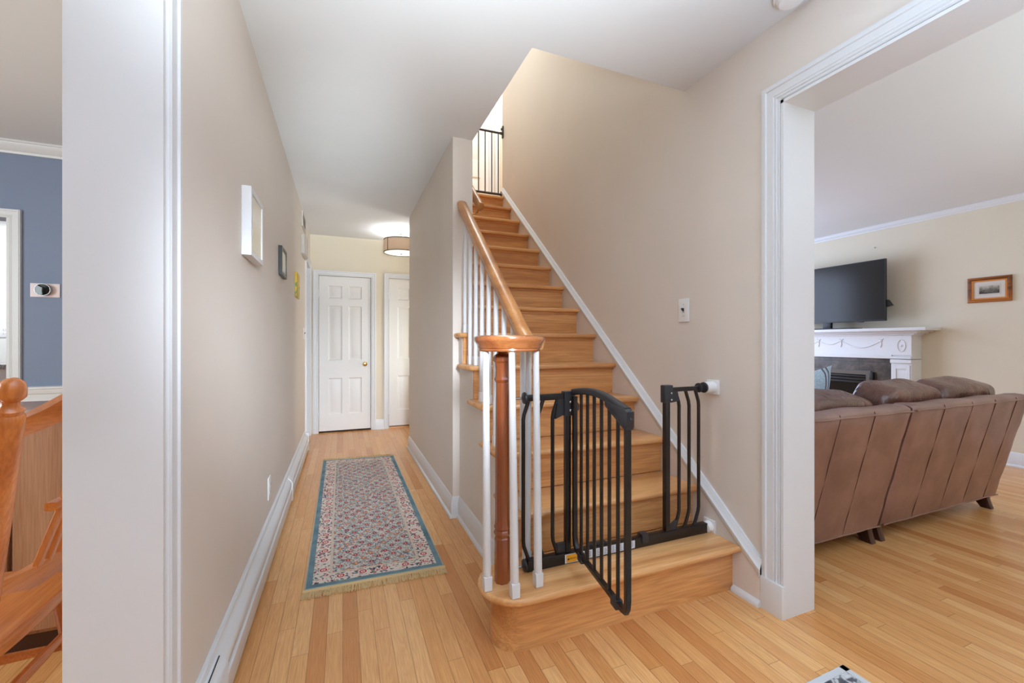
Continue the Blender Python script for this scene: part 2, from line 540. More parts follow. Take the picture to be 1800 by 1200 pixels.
def sweep(bm, prof, pts, up=(0, 0, 1), close=False, scales=None):
    """sweep closed 2-D profile [(side, up)] along 3-D points with mitred joints"""
    pts = [Vector(p) for p in pts]; up = Vector(up); n = len(pts); rings = []
    for i, p in enumerate(pts):
        if close:
            d0 = (p - pts[i - 1]).normalized(); d1 = (pts[(i + 1) % n] - p).normalized()
        else:
            d0 = (p - pts[i - 1]).normalized() if i else (pts[1] - p).normalized()
            d1 = (pts[i + 1] - p).normalized() if i < n - 1 else d0
        t = (d0 + d1)
        t = t.normalized() if t.length > 1e-6 else d1
        s, u = frame_at(t, up)
        c = max(0.35, t.dot(d1))
        # stretch in the bend plane so the mitre keeps its width
        bend = (d1 - d0)
        k = scales[i] if scales else 1.0
        ring = []
        for a, b in prof:
            off = s * (a * k) + u * (b * k)
            if bend.length > 1e-6:
                bn = bend.normalized(); comp = off.dot(bn)
                off = off + bn * comp * (1 / c - 1)
            ring.append(bm.verts.new(p + off))
        rings.append(ring)
    m = len(prof)
    rng = range(n if close else n - 1)
    for i in rng:
        a = rings[i]; b = rings[(i + 1) % n]
        for j in range(m):
            bm.faces.new((a[j], a[(j + 1) % m], b[(j + 1) % m], b[j]))
    if not close:
        bm.faces.new(rings[0][::-1]); bm.faces.new(rings[-1])


def circ(r, n=12, r2=None):
    r2 = r2 or r
    return [(r * math.cos(2 * math.pi * i / n), r2 * math.sin(2 * math.pi * i / n)) for i in range(n)]


def rect(a, b, c=0.0):
    if not c:
        return [(-a, -b), (a, -b), (a, b), (-a, b)]
    return [(-a + c, -b), (a - c, -b), (a, -b + c), (a, b - c), (a - c, b), (-a + c, b), (-a, b - c), (-a, -b + c)]


def tube(bm, pts, r, n=10, up=(0, 0, 1), scales=None):
    sweep(bm, circ(r, n), pts, up, False, scales)


def cyl(bm, p0, p1, r0, r1=None, n=16):
    r1 = r0 if r1 is None else r1
    p0, p1 = Vector(p0), Vector(p1)
    up = Vector((0, 0, 1)) if abs((p1 - p0).normalized().z) < 0.9 else Vector((0, 1, 0))
    s, u = frame_at(p1 - p0, up)
    A = []; Bv = []
    for i in range(n):
        a = 2 * math.pi * i / n
        d = s * math.cos(a) + u * math.sin(a)
        A.append(bm.verts.new(p0 + d * r0)); Bv.append(bm.verts.new(p1 + d * r1))
    for i in range(n):
        j = (i + 1) % n
        bm.faces.new((A[i], A[j], Bv[j], Bv[i]))
    bm.faces.new(A[::-1]); bm.faces.new(Bv)


def lathe(bm, base, prof, n=24, axis=(0, 0, 1)):
    """profile [(radius, height)] revolved round axis through base"""
    base = Vector(base); ax = Vector(axis).normalized()
    ref = Vector((0, 0, 1)) if abs(ax.z) < 0.9 else Vector((0, 1, 0))
    s, u = frame_at(ax, ref); rings = []
    for r, h in prof:
        rings.append([bm.verts.new(base + ax * h + (s * math.cos(2 * math.pi * i / n) + u * math.sin(2 * math.pi * i / n)) * max(r, 1e-4)) for i in range(n)])
    for a, b in zip(rings, rings[1:]):
        for i in range(n):
            j = (i + 1) % n
            bm.faces.new((a[i], a[j], b[j], b[i]))
    bm.faces.new(rings[0][::-1]); bm.faces.new(rings[-1])


def cushion(bm, x0, x1, y0, y1, z0, z1, power=3.0, n=12, rot=0.0, jitter=0.0, seed=1):
    """rounded stuffed block (superellipsoid), optionally leaning about x by rot"""
    rnd = random.Random(seed)
    c = Vector(((x0 + x1) / 2, (y0 + y1) / 2, (z0 + z1) / 2)); h = Vector(((x1 - x0) / 2, (y1 - y0) / 2, (z1 - z0) / 2))
    b2 = bmesh.new(); bmesh.ops.create_cube(b2, size=2.0)
    bmesh.ops.subdivide_edges(b2, edges=list(b2.edges), cuts=n, use_grid_fill=True)
    ph = [rnd.uniform(0, 6.28) for _ in range(6)]
    m = Matrix.Rotation(rot, 3, 'X')
    for v in b2.verts:
        p = v.co
        k = (abs(p.x) ** power + abs(p.y) ** power + abs(p.z) ** power) ** (1 / power)
        q = p / k
        w_ = 1 + jitter * (math.sin(q.x * 9 + ph[0] + q.z * 5) * 0.5 + math.sin(q.x * 17 + ph[1]) * 0.3 + math.sin(q.z * 11 + q.x * 4 + ph[2]) * 0.4)
        q = Vector((q.x * h.x, q.y * h.y * w_, q.z * h.z * (1 + jitter * 0.5 * math.sin(q.x * 6 + ph[3]))))
        v.co = m @ q + c
    join(bm, b2)


# ------------------------------------------------------------------ measurements
XL = -0.372      # hall face of the left wall
XR = 1.664       # face of the right wall
WT = 0.145       # wall thickness
CZ = 2.44        # ceiling
YF = 5.687       # far wall of the hall
XH = 0.655       # hall face of the stair wall
XS = 0.787       # stair face of the stair wall
XP = 0.70        # panel below the open treads
YW = 2.65        # front end of the stair wall
YB = -2.2        # front wall of the house behind the camera
T1, RISE, RUN, N1 = 0.216, 0.1927, 0.2277, 1.366
UP = T1 + 13 * RISE
TOPZ = 5.16


def T(i):
    return T1 + RISE * (i - 1)


def NO(i):
    return 1.353 if i == 1 else N1 + RUN * (i - 1)


# ------------------------------------------------------------------ large structure
struct('floor', B(-3.7, 5.75, YB - 0.1, 6.3, -0.12, 0.0), M['floor'], 'honey oak strip floor running away down the hall')

bm = BB([(-3.7, XS, YB - 0.1, 6.3, CZ, UP - 0.02), (XS, XR + 0.08, YB - 0.1, 1.717, CZ, UP - 0.02),
         (XS, 3.2, 4.40, 6.3, CZ, UP - 0.02),
         (XR + 0.08, 5.75, YB - 0.1, 4.40, CZ, UP - 0.02), (3.2, 5.75, 4.40, 4.7, CZ, UP - 0.02)])
struct('ceiling', bm, M['ceil'], 'smooth white ceiling with the stair opening cut into it')

# left wall: dining opening (y < 1.12), doorway near the far end (y 5.02 .. 5.60)
LO0, LO1, LOZ = -0.35, 1.125, 2.12
bm = BB([(XL - WT, XL, LO1, 5.02, 0, CZ), (XL - WT, XL, LO0, LO1, LOZ, CZ), (XL - WT, XL, YB, LO0, 0, CZ),
         (XL - WT, XL, 5.02, 5.60, 2.02, CZ), (XL - WT, XL, 5.60, YF + 0.12, 0, CZ)])
struct('wall_left', bm, M['wall'], 'beige hall wall with the small frames, on the left')
# right wall with the living room opening, running up into the stairwell
RO0, RO1, ROZ = -0.6, 1.178, 2.10
bm = BB([(XR, XR + 0.16, RO1, 4.43, 0, TOPZ), (XR, XR + 0.16, RO0, RO1, ROZ, CZ), (XR, XR + 0.16, YB, RO0, 0, CZ)])
struct('wall_right', bm, M['wall'], 'tall beige wall beside the stairs')
# stair wall
bm = BB([(XH, XS, YW, 4.55, 0, CZ), (XS, XR, 4.47, 4.55, 0, CZ), (XS - 0.1, XS, 1.62, 4.9, UP - 0.02, TOPZ), (XS - 0.1, XR, 1.60, 1.717, UP - 0.02, TOPZ)])
struct('wall_stair', bm, M['wall'], 'beige wall between the hall and the upper stairs')
# far wall with two door openings
D1 = (-0.276, 0.335, 1.945); D2 = (0.556, 1.17, 1.955)
bm = BB([(XL - 0.9, D1[0], YF, YF + 0.12, 0, CZ), (D1[0], D1[1], YF, YF + 0.12, D1[2], CZ), (D1[1], D2[0], YF, YF + 0.12, 0, CZ),
         (D2[0], D2[1], YF, YF + 0.12, D2[2], CZ), (D2[1], 1.85, YF, YF + 0.12, 0, CZ), (1.75, 1.85, 4.55, YF, 0, CZ)])
struct('wall_back', bm, M['wallhall'], 'cream wall with the white doors at the far end of the hall')
# room beyond the left doorway
struct('wall_closet', BB([(-1.45, XL - WT, 4.90, 4.95, 0, CZ), (-1.5, -1.45, 4.9, YF, 0, CZ)]), M['wallhall'], 'cream wall of the small room beyond the left doorway')
# dining room: blue wall at y = 3.81
YD = 3.81
bm = BB([(-2.035, XL - WT, YD, YD + 0.12, 0, CZ), (-2.95, -2.035, YD, YD + 0.12, 1.94, CZ), (-3.6, -2.95, YD, YD + 0.12, 0, CZ)])
struct('wall_dining_back', bm, M['blue'], 'slate blue dining room wall')
struct('wall_dining_left', BB([(-3.7, -3.6, YB, 6.2, 0, CZ)]), M['blue'], 'blue side wall of the dining room')
struct('wainscot_1', BB([(-1.983, XL - WT, YD - 0.012, YD, 0.0, 0.76)]), M['white'], 'white wainscot panel under the chair rail')
# kitchen beyond the dining doorway
struct('wall_kitchen', BB([(-3.6, -1.2, 5.9, 6.0, 0, CZ), (-1.25, -1.2, YD + 0.12, 5.9, 0, CZ)]), M['door'], 'pale kitchen wall seen through the dining doorway')
# living room
LX = 5.62
struct('wall_living_right', BB([(LX, LX + 0.12, YB, 4.7, 0, CZ)]), M['wallhall'], 'beige living room wall behind the fireplace')
struct('wall_living_back', BB([(XR + 0.16, LX, 4.6, 4.7, 0, CZ)]), M['wallhall'], 'rear wall of the living room')
# front wall of the house
bm = BB([(-3.7, LX + 0.12, YB - 0.1, YB, 0, CZ)])
struct('wall_front', bm, M['wall'], 'front wall behind the viewpoint')
# upstairs
struct('floor_upper', BB([(XS, 3.2, NO(14) + 0.045, 5.75, UP - 0.02, UP)]), M['floor'], 'oak landing at the top of the stairs')
bm = BB([(0.6, 3.2, 5.6, 5.7, UP, TOPZ), (3.1, 3.2, 4.43, 5.6, UP, TOPZ), (XR + 0.16, 3.2, 4.35, 4.43, UP, TOPZ), (XS - 0.1, XS, 4.9, 5.6, UP, TOPZ)])
struct('wall_landing', bm, M['wallhall'], 'cream wall on the upstairs landing')
struct('ceiling_upper', BB([(0.6, 3.2, 1.6, 5.7, TOPZ, TOPZ + 0.1)]), M['ceil'], 'white ceiling over the upstairs landing')


# trims --------------------------------------------------------------------
def casing_profile(wd, th):
    """casing section: u across the width (0 = inner edge), v = projection from the wall"""
    return [(0, 0), (0, th * 0.55), (wd * 0.06, th * 0.72), (wd * 0.12, th * 0.60), (wd * 0.16, th * 0.60), (wd * 0.20, th * 0.80), (wd * 0.27, th * 0.66),
            (wd * 0.33, th * 0.66), (wd * 0.36, th * 0.78), (wd * 0.72, th * 0.78), (wd * 0.76, th), (wd * 0.90, th), (wd * 0.93, th * 0.86), (wd, th * 0.86), (wd, 0)]


def casing(bm, path, inward, prof):
    """path: corner points (inner edge) on the wall plane; inward: unit vector out of the wall; profile width grows away from the opening"""
    pts = [Vector(p) for p in path]; nrm = Vector(inward); n = len(pts); rings = []
    for i, p in enumerate(pts):
        ds = []
        if i:
            ds.append((p - pts[i - 1]).normalized())
        if i < n - 1:
            ds.append((pts[i + 1] - p).normalized())
        outs = [d.cross(nrm).normalized() for d in ds]
        o = outs[0] if len(outs) == 1 else (outs[0] + outs[1]) / (1 + outs[0].dot(outs[1]))
        rings.append([bm.verts.new(p + o * u + nrm * v) for u, v in prof])
    m = len(prof)
    for a, b in zip(rings, rings[1:]):
        for j in range(m):
            bm.faces.new((a[j], a[(j + 1) % m], b[(j + 1) % m], b[j]))
    bm.faces.new(rings[0]); bm.faces.new(rings[-1][::-1])


# living room opening: casing on the hall side, jamb lining, plinth block
bm = bmesh.new()
casing(bm, [(XR, RO0, ROZ + 0.004), (XR, RO1 + 0.004, ROZ + 0.004), (XR, RO1 + 0.004, 0.13)], (-1, 0, 0), casing_profile(0.078, 0.022))
struct('trim_1', bm, M['white'], 'white moulded casing round the living room opening')
bm = BB([(XR - 0.016, XR + 0.172, RO1 - 0.012, RO1, 0, ROZ), (XR - 0.016, XR + 0.172, RO0, RO1, ROZ - 0.012, ROZ)])
struct('trim_2', bm, M['white'], 'flat white jamb of the living room opening')
struct('trim_3', BB([(XR - 0.026, XR - 0.0005, RO1 - 0.013, RO1 + 0.084, 0, 0.135)], 0.002), M['white'], 'white plinth block under the casing')
# dining opening
bm = bmesh.new()
casing(bm, [(XL, LO1 + 0.002, 0.0), (XL, LO1 + 0.002, LOZ), (XL, LO0, LOZ)], (1, 0, 0), casing_profile(0.090, 0.022))
struct('trim_4', bm, M['white'], 'white moulded casing round the dining room opening')
struct('trim_5', BB([(XL - WT - 0.002, XL + 0.016, LO1 - 0.012, LO1, 0, LOZ), (XL - WT, XL + 0.016, LO0, LO1, LOZ - 0.012, LOZ)]), M['white'], 'flat white jamb of the dining room opening')
# left doorway near the far end
bm = bmesh.new()
casing(bm, [(XL, 5.60, 0.0), (XL, 5.60, 2.02), (XL, 5.02, 2.02), (XL, 5.02, 0.0)], (1, 0, 0), casing_profile(0.070, 0.018))
box(bm, XL - WT, XL + 0.012, 5.588, 5.602, 0, 2.02); box(bm, XL - WT, XL + 0.012, 5.018, 5.03, 0, 2.02); box(bm, XL - WT, XL + 0.012, 5.03, 5.588, 2.008, 2.022)
struct('trim_6', bm, M['white'], 'white casing and jamb of the narrow doorway at the end of the left wall')
# far door casings
for n, D in ((7, D1), (8, D2)):
    bm = bmesh.new()
    casing(bm, [(D[0], YF, 0), (D[0], YF, D[2]), (D[1], YF, D[2]), (D[1], YF, 0)][::-1], (0, -1, 0), casing_profile(0.062, 0.020))
    struct('trim_%d' % n, bm, M['white'], 'white casing round the %s door at the end of the hall' % ('left' if n == 7 else 'right'))
# dining doorway casing, chair rail, crown
bm = bmesh.new()
casing(bm, [(-2.035, YD, 0), (-2.035, YD, 1.94), (-2.95, YD, 1.94), (-2.95, YD, 0)], (0, -1, 0), casing_profile(0.055, 0.02))
box(bm, -2.049, -2.033, YD - 0.01, YD + 0.13, 0, 1.94)
struct('trim_9', bm, M['white'], 'white casing of the doorway in the blue wall')


def run_profile(bm, prof, p0, p1, nrm):
    """straight moulding: prof [(out, z)]"""
    p0, p1, nrm = Vector(p0), Vector(p1), Vector(nrm)
    a = [bm.verts.new(p0 + nrm * u + Vector((0, 0, z))) for u, z in prof]
    b = [bm.verts.new(p1 + nrm * u + Vector((0, 0, z))) for u, z in prof]
    m = len(prof)
    for j in range(m):
        bm.faces.new((a[j], a[(j + 1) % m], b[(j + 1) % m], b[j]))
    bm.faces.new(a[::-1]); bm.faces.new(b)


bm = bmesh.new()
run_profile(bm, [(0, 0.755), (0.014, 0.755), (0.014, 0.772), (0.022, 0.776), (0.026, 0.79), (0.026, 0.806), (0.034, 0.810), (0.034, 0.822), (0, 0.826)], (-1.983, YD, 0), (XL - WT, YD, 0), (0, -1, 0))
struct('trim_10', bm, M['white'], 'white chair rail along the blue wall')
CROWN = [(0, 0), (0, -0.075), (0.010, -0.075), (0.014, -0.062), (0.024, -0.056), (0.040, -0.034), (0.048, -0.024), (0.052, -0.014), (0.060, -0.012), (0.060, 0)]
bm = bmesh.new()
run_profile(bm, CROWN, (-3.6, YD, CZ), (XL - WT, YD, CZ), (0, -1, 0))
run_profile(bm, CROWN, (-3.6, YB, CZ), (-3.6, YD, CZ), (1, 0, 0))
struct('trim_11', bm, M['white'], 'white crown moulding above the blue wall')
bm = bmesh.new()
run_profile(bm, [(u * 0.75, z * 0.72) for u, z in CROWN], (LX, YB, CZ), (LX, 4.6, CZ), (-1, 0, 0))
struct('trim_12', bm, M['white'], 'thin white crown moulding above the fireplace wall')
BASE = [(0, 0), (0.026, 0), (0.026, 0.010), (0.022, 0.018), (0.014, 0.022), (0.014, 0.092), (0.010, 0.100), (0.008, 0.118), (0.003, 0.128), (0, 0.130)]
bm = bmesh.new()
run_profile(bm, BASE, (LX, YB, 0), (LX, 2.42, 0), (-1, 0, 0))
struct('baseboard_living', bm, M['white'], 'white baseboard on the fireplace wall')
bm = bmesh.new()
# mitred base round the end of the stair wall
pth = [Vector((XP, 1.60, 0)), Vector((XP, YW, 0)), Vector((XH, YW, 0)), Vector((XH, 4.55, 0)), Vector((XS, 4.55, 0))]
nr = [Vector((-1, 0, 0)), Vector((0, -1, 0)), Vector((-1, 0, 0)), Vector((0, 1, 0))]
rings = []
for i, p in enumerate(pth):
    o = nr[0] if i == 0 else (nr[-1] if i == len(pth) - 1 else nr[i - 1] + nr[i])
    rings.append([bm.verts.new(p + o * u + Vector((0, 0, z))) for u, z in BASE])
for a, b in zip(rings, rings[1:]):
    for j in range(len(BASE)):
        bm.faces.new((a[j], a[(j + 1) % len(BASE)], b[(j + 1) % len(BASE)], b[j]))
bm.faces.new(rings[0]); bm.faces.new(rings[-1][::-1])
struct('baseboard_stair', bm, M['white'], 'white baseboard round the foot of the stair wall')
bm = bmesh.new()
run_profile(bm, BASE, (D1[1] + 0.062, YF, 0), (D2[0] - 0.062, YF, 0), (0, -1, 0))
run_profile(bm, BASE, (D2[1] + 0.062, YF, 0), (1.75, YF, 0), (0, -1, 0))
struct('baseboard_back', bm, M['white'], 'short white baseboard between the two far doors')

# skirt board and its cap on the right wall
SL = RISE / RUN


def zc(y):
    return T1 + SL * (y - N1)


y0, y1 = RO1 + 0.086, 4.40
bm = bmesh.new()
poly(bm, [(XR - 0.001, y0, 0.0), (XR - 0.001, y0, zc(y0) + 0.035), (XR - 0.001, y1, zc(y1) + 0.035), (XR - 0.001, y1, zc(y1) - 0.32), (XR - 0.001, 1.75, 0.0)], (-0.022, 0, 0))
struct('trim_13', bm, M['skirt'], 'painted skirt board climbing the wall beside the treads')
bm = bmesh.new()
pr = [(0.0, -0.021), (0.0255, -0.021), (0.0285, -0.017), (0.0285, -0.002), (0.0255, 0.0), (0.021, 0.010), (0.012, 0.017), (0.010, 0.022), (0.0, 0.023)]
a = [bm.verts.new((XR - u, y0, zc(y0) + 0.028 + v * 1.5)) for u, v in pr]
b = [bm.verts.new((XR - u, y1, zc(y1) + 0.028 + v * 1.5)) for u, v in pr]
for j in range(len(pr)):
    bm.faces.new((a[j], a[(j + 1) % len(pr)], b[(j + 1) % len(pr)], b[j]))
bm.faces.new(a[::-1]); bm.faces.new(b)
struct('trim_14', bm, M['white'], 'white sloping cap moulding along the stair wall')
bm = bmesh.new()
run_profile(bm, [(0.022, 0), (0.042, 0), (0.041, 0.012), (0.034, 0.021), (0.022, 0.026)], (XR, y0 - 0.003, 0), (XR, NO(1) + 0.042, 0), (-1, 0, 0))
struct('trim_15', bm, M['white'], 'white quarter round shoe between the first step and the casing')


# ------------------------------------------------------------------ doors
def panel_door(name, x0, x1, z0, z1, y, label, knob_x, hinge_x, gap):
    d = finish(door_slab(x0, x1, z0, z1, y), name, M['door'])
    d['kind'] = 'structure'; d['label'] = label; d['category'] = 'door'
    k = bmesh.new(); lathe(k, (knob_x, y, 0.845), [(0.026, 0.0), (0.026, 0.006), (0.010, 0.010), (0.009, 0.026), (0.018, 0.034), (0.026, 0.044), (0.027, 0.054), (0.020, 0.063), (0.004, 0.066)], 20, (0, -1, 0))
    finish(k, 'door_knob', M['brass'], d)['label'] = 'brass knob'
    for z in (z0 + 0.20, z1 - 0.22):
        h = bmesh.new(); cyl(h, (hinge_x, y - 0.008, z - 0.045), (hinge_x, y - 0.008, z + 0.045), 0.008, n=10)
        box(h, hinge_x - 0.022, hinge_x + 0.022, y - 0.004, y, z - 0.045, z + 0.045)
        finish(h, 'hinge', M['white'], d)
    return d


def door_slab(x0, x1, z0, z1, y):
    """six-panel door; front face at y, built from stiles/rails with recessed raised panels"""
    bm = bmesh.new()
    W = x1 - x0; H = z1 - z0; st = W * 0.175; mid = W * 0.125
    xa = [(x0 + st, (x0 + x1 - mid) / 2), ((x0 + x1 + mid) / 2, x1 - st)]
    za = [(z0 + H * 0.105, z0 + H * 0.34), (z0 + H * 0.455, z0 + H * 0.81), (z0 + H * 0.855, z0 + H * 0.94)]
    th = 0.035
    xs = [x0, xa[0][0], xa[0][1], xa[1][0], xa[1][1], x1]
    for i in (0, 2, 4):
        box(bm, xs[i], xs[i + 1], y, y + th, z0, z1)
    zs = [z0, za[0][0], za[0][1], za[1][0], za[1][1], za[2][0], za[2][1], z1]
    for a, b in xa:
        for i in (0, 2, 4, 6):
            box(bm, a, b, y, y + th, zs[i], zs[i + 1])
        for c, d in za:
            # sloped recess, flat field, raised centre
            q = [(0, 0.0), (0.012, 0.011), (0.022, 0.011), (0.040, 0.004)]
            loops = [[bm.verts.new((X, y + dp, Z)) for X, Z in ((a + i_, c + i_), (b - i_, c + i_), (b - i_, d - i_), (a + i_, d - i_))] for i_, dp in q]
            for l0, l1 in zip(loops, loops[1:]):
                for j in range(4):
                    bm.faces.new((l0[j], l0[(j + 1) % 4], l1[(j + 1) % 4], l1[j]))
            bm.faces.new(loops[-1])
            bk = [bm.verts.new((X, y + th, Z)) for X, Z in ((a, c), (b, c), (b, d), (a, d))]
            bm.faces.new(bk)
    return bm


panel_door('door_1', D1[0] + 0.004, D1[1] - 0.004, 0.022, D1[2] - 0.004, YF + 0.004, 'white six-panel door with a brass knob, left of the two at the hall end', 0.262, D1[0] - 0.001, 0.02)
panel_door('door_2', D2[0] + 0.004, D2[1] - 0.004, 0.03, D2[2] - 0.004, YF + 0.004, 'white six-panel door half hidden behind the stair wall', D2[1] - 0.07, D2[0] - 0.001, 0.02)
struct('trim_16', BB([(D1[0], D1[1], YF + 0.05, YF + 0.12, -0.004, 0.003)]), M['dloor'], 'dark strip in the gap under the left far door')  # dark strip filling the gap below the door
struct('trim_17', BB([(D2[0], D2[1], YF + 0.01, YF + 0.11, -0.004, 0.016)], 0.003), M['oak'], 'oak threshold under the right far door')
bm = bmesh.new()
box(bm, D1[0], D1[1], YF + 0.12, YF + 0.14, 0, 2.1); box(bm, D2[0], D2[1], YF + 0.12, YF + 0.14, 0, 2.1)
struct('wall_behind_doors', bm, M['dloor'], 'dark panel painted as the shade behind the far doors')  # dark sheet stands in for shade behind the closed doors
# upstairs door and casing on the landing
bm = bmesh.new()
casing(bm, [(1.20, 5.6, UP), (1.20, 5.6, UP + 2.0), (1.90, 5.6, UP + 2.0), (1.90, 5.6, UP)][::-1], (0, -1, 0), casing_profile(0.07, 0.02))
struct('trim_18', bm, M['white'], 'white door casing on the upstairs landing')
dd = finish(door_slab(1.205, 1.895, UP + 0.012, UP + 1.995, 5.59), 'door_3', M['door'])
dd['kind'] = 'structure'; dd['label'] = 'white panel door on the upstairs landing'; dd['category'] = 'door'
bm = bmesh.new()
casing(bm, [(2.06, 5.6, UP), (2.06, 5.6, UP + 2.0), (2.7, 5.6, UP + 2.0), (2.7, 5.6, UP)][::-1], (0, -1, 0), casing_profile(0.07, 0.02))
struct('trim_19', bm, M['white'], 'second white door casing on the upstairs landing')

# ------------------------------------------------------------------ staircase
st = thing('staircase', (1.17, 1.40, 0.0), 'oak staircase with white balusters and a turned newel, rising along the beige wall', 'staircase')
XSK = XR - 0.023


def arc(cx, cy, r, a0, a1, n=14):
    return [(cx + r * math.cos(R(a0 + (a1 - a0) * i / n)), cy + r * math.sin(R(a0 + (a1 - a0) * i / n))) for i in range(n + 1)]


TH = 0.029
for i in range(1, 14):
    z = T(i); n = NO(i); bk = N1 + RUN * i + 0.045
    bm = bmesh.new()
    if i == 1:
        pts = [(XSK, 1.353)] + arc(0.612, 1.495, 0.142, -90, -270) + [(XP, 1.637), (XP, bk), (XSK, bk)]
    elif bk - 0.05 < YW:
        pts = [(XSK, n), (0.672, n), (0.662, n + 0.010), (0.662, bk + 0.02), (XP + 0.004, bk + 0.02), (XP + 0.004, bk), (XSK, bk)]
    elif n < YW:
        pts = [(XSK, n), (0.672, n), (0.662, n + 0.010), (0.662, YW - 0.002), (XS + 0.001, YW - 0.002), (XS + 0.001, bk), (XSK, bk)]
    else:
        pts = [(XSK, n), (XS + 0.001, n), (XS + 0.001, bk), (XSK, bk)]
    poly(bm, [(x, y, z - TH) for x, y in pts], (0, 0, TH), 0.0115, 3)
    finish(bm, 'tread', M['oak'], st, 50)
    bm = bmesh.new()
    ry = n + 0.042
    zb = 0.0 if i == 1 else T(i - 1)
    if i == 1:
        pts = [(XSK, 1.40)] + arc(0.612, 1.495, 0.095, -90, -270) + [(XP + 0.001, 1.59), (XP + 0.001, 1.63), (XSK, 1.63)]
        poly(bm, [(x, y, 0.0) for x, y in pts], (0, 0, z - TH))
    else:
        box(bm, XP - 0.004 if n < YW - 0.06 else XS + 0.001, XSK, ry, ry + 0.018, zb, z - TH)
        # scotia strip under the nosing
        box(bm, XP - 0.004 if n < YW - 0.06 else XS + 0.001, XSK, ry - 0.010, ry, z - TH - 0.014, z - TH)
    finish(bm, 'riser', M['oakr'], st)
# landing nosing and last riser
bm = bmesh.new(); box(bm, XS + 0.001, XSK, NO(14), NO(14) + 0.06, UP - TH, UP + 0.002, bev=0.011, seg=3)
finish(bm, 'landing_nosing', M['oak'], st)
finish(B(XS + 0.001, XSK, NO(14) + 0.042, NO(14) + 0.06, T(13), UP - TH), 'riser', M['oakr'], st)
# panel below the open treads
pts = [(XP, 1.592, 0.0), (XP, 1.592, T(1) - TH)]
for i in range(2, 7):
    ry = NO(i) + 0.052
    pts += [(XP, ry, T(i - 1) - TH), (XP, ry, T(i) - TH)]
pts += [(XP, YW, T(6) - TH), (XP, YW, 0.0)]
bm = bmesh.new(); poly(bm, pts, (0.02, 0, 0))
finish(bm, 'spandrel_panel', M['wall'], st)
pts = []
for i in range(2, 7):
    ry = NO(i) + 0.056
    pts += [(XP, ry, T(i - 1) - TH), (XP, ry, T(i) - TH)]
pts += [(XP, YW, T(6) - TH), (XP, YW, zc(YW) - 0.30), (XP, 1.66, zc(1.66) - 0.30)]
bm = bmesh.new(); poly(bm, pts, (-0.007, 0, 0))
finish(bm, 'stringer', M['skirt'], st)

# newel
bm = bmesh.new()
NX, NY = 0.561, 1.495
lathe(bm, (NX, NY, T1), [(0.0295, 0), (0.0295, 0.165), (0.026, 0.170), (0.029, 0.176), (0.033, 0.184), (0.030, 0.193), (0.027, 0.197), (0.031, 0.203), (0.031, 0.210),
                         (0.028, 0.216), (0.0275, 0.24), (0.0265, 0.50), (0.0245, 0.745), (0.024, 0.752), (0.0275, 0.757), (0.031, 0.764), (0.0275, 0.772), (0.0265, 0.776), (0.025, 0.80),
                         (0.027, 0.815), (0.027, 0.826), (0.0345, 0.834), (0.0355, 0.845), (0.032, 0.853), (0.022, 0.860), (0.020, 0.869), (0.020, 0.876)], 8)
for v in bm.verts:   # turn the octagon a little so a facet faces the hall
    d = Vector((v.co.x - NX, v.co.y - NY, 0)); d.rotate(Matrix.Rotation(R(22), 3, 'Z')); v.co.x = NX + d.x; v.co.y = NY + d.y
finish(bm, 'newel_post', M['newel'], st, 30)

# handrail with volute
XRAIL = 0.713
VC = (0.584, 1.480)


def zr(y):
    return 1.113 + 0.852 * (y - 1.6)


path = []
for y in (1.50, 1.53, 1.56):
    path.append((XRAIL, y, 1.117))
for k in range(1, 7):
    t = k / 6
    y = 1.56 + 0.12 * t
    path.append((XRAIL, y, 1.117 + (zr(1.68) - 1.117) * (t ** 1.7)))
path += [(XRAIL, y, zr(y)) for y in (1.9, 2.2, 2.5, YW - 0.001)]
RP = [(-0.022, -0.027), (0.022, -0.027), (0.022, -0.019), (0.0255, -0.016), (0.0255, -0.008), (0.030, 0.002), (0.031, 0.012), (0.027, 0.022), (0.017, 0.028), (0, 0.030),
      (-0.017, 0.028), (-0.027, 0.022), (-0.031, 0.012), (-0.030, 0.002), (-0.0255, -0.008), (-0.0255, -0.016), (-0.022, -0.019)]
bm = bmesh.new(); sweep(bm, RP, path)
rail = finish(bm, 'handrail', M['rail'], st)
bm = bmesh.new()
lathe(bm, (VC[0], VC[1], 1.087), [(0.02, 0.0), (0.114, 0.0), (0.117, 0.004), (0.116, 0.010), (0.120, 0.013), (0.122, 0.024), (0.131, 0.036), (0.134, 0.044), (0.132, 0.052), (0.124, 0.057), (0.105, 0.0590), (0.04, 0.0595), (0.02, 0.0595)], 48)
finish(bm, 'volute', M['volute'], rail)


# balusters
def baluster(x, y, z0, z1, tx=None, ty=None):
    tx = x if tx is None else tx; ty = y if ty is None else ty
    bm = bmesh.new()
    box(bm, x - 0.0155, x + 0.0155, y - 0.0155, y + 0.0155, z0, z0 + 0.052, bev=0.002, seg=1)
    n = 12; L = z1 - z0
    prof = [(0.0145, 0.050), (0.0155, 0.06), (0.0155, 0.2 * L), (0.0135, 0.6 * L), (0.0115, L)]
    rings = []
    for r, h in prof:
        cx = x + (tx - x) * h / L; cy = y + (ty - y) * h / L
        rings.append([bm.verts.new((cx + r * math.cos(2 * math.pi * i / n), cy + r * math.sin(2 * math.pi * i / n), z0 + h)) for i in range(n)])
    for a, b in zip(rings, rings[1:]):
        for i in range(n):
            bm.faces.new((a[i], a[(i + 1) % n], b[(i + 1) % n], b[i]))
    bm.faces.new(rings[0][::-1]); bm.faces.new(rings[-1])
    return finish(bm, 'baluster', M['white'], st)


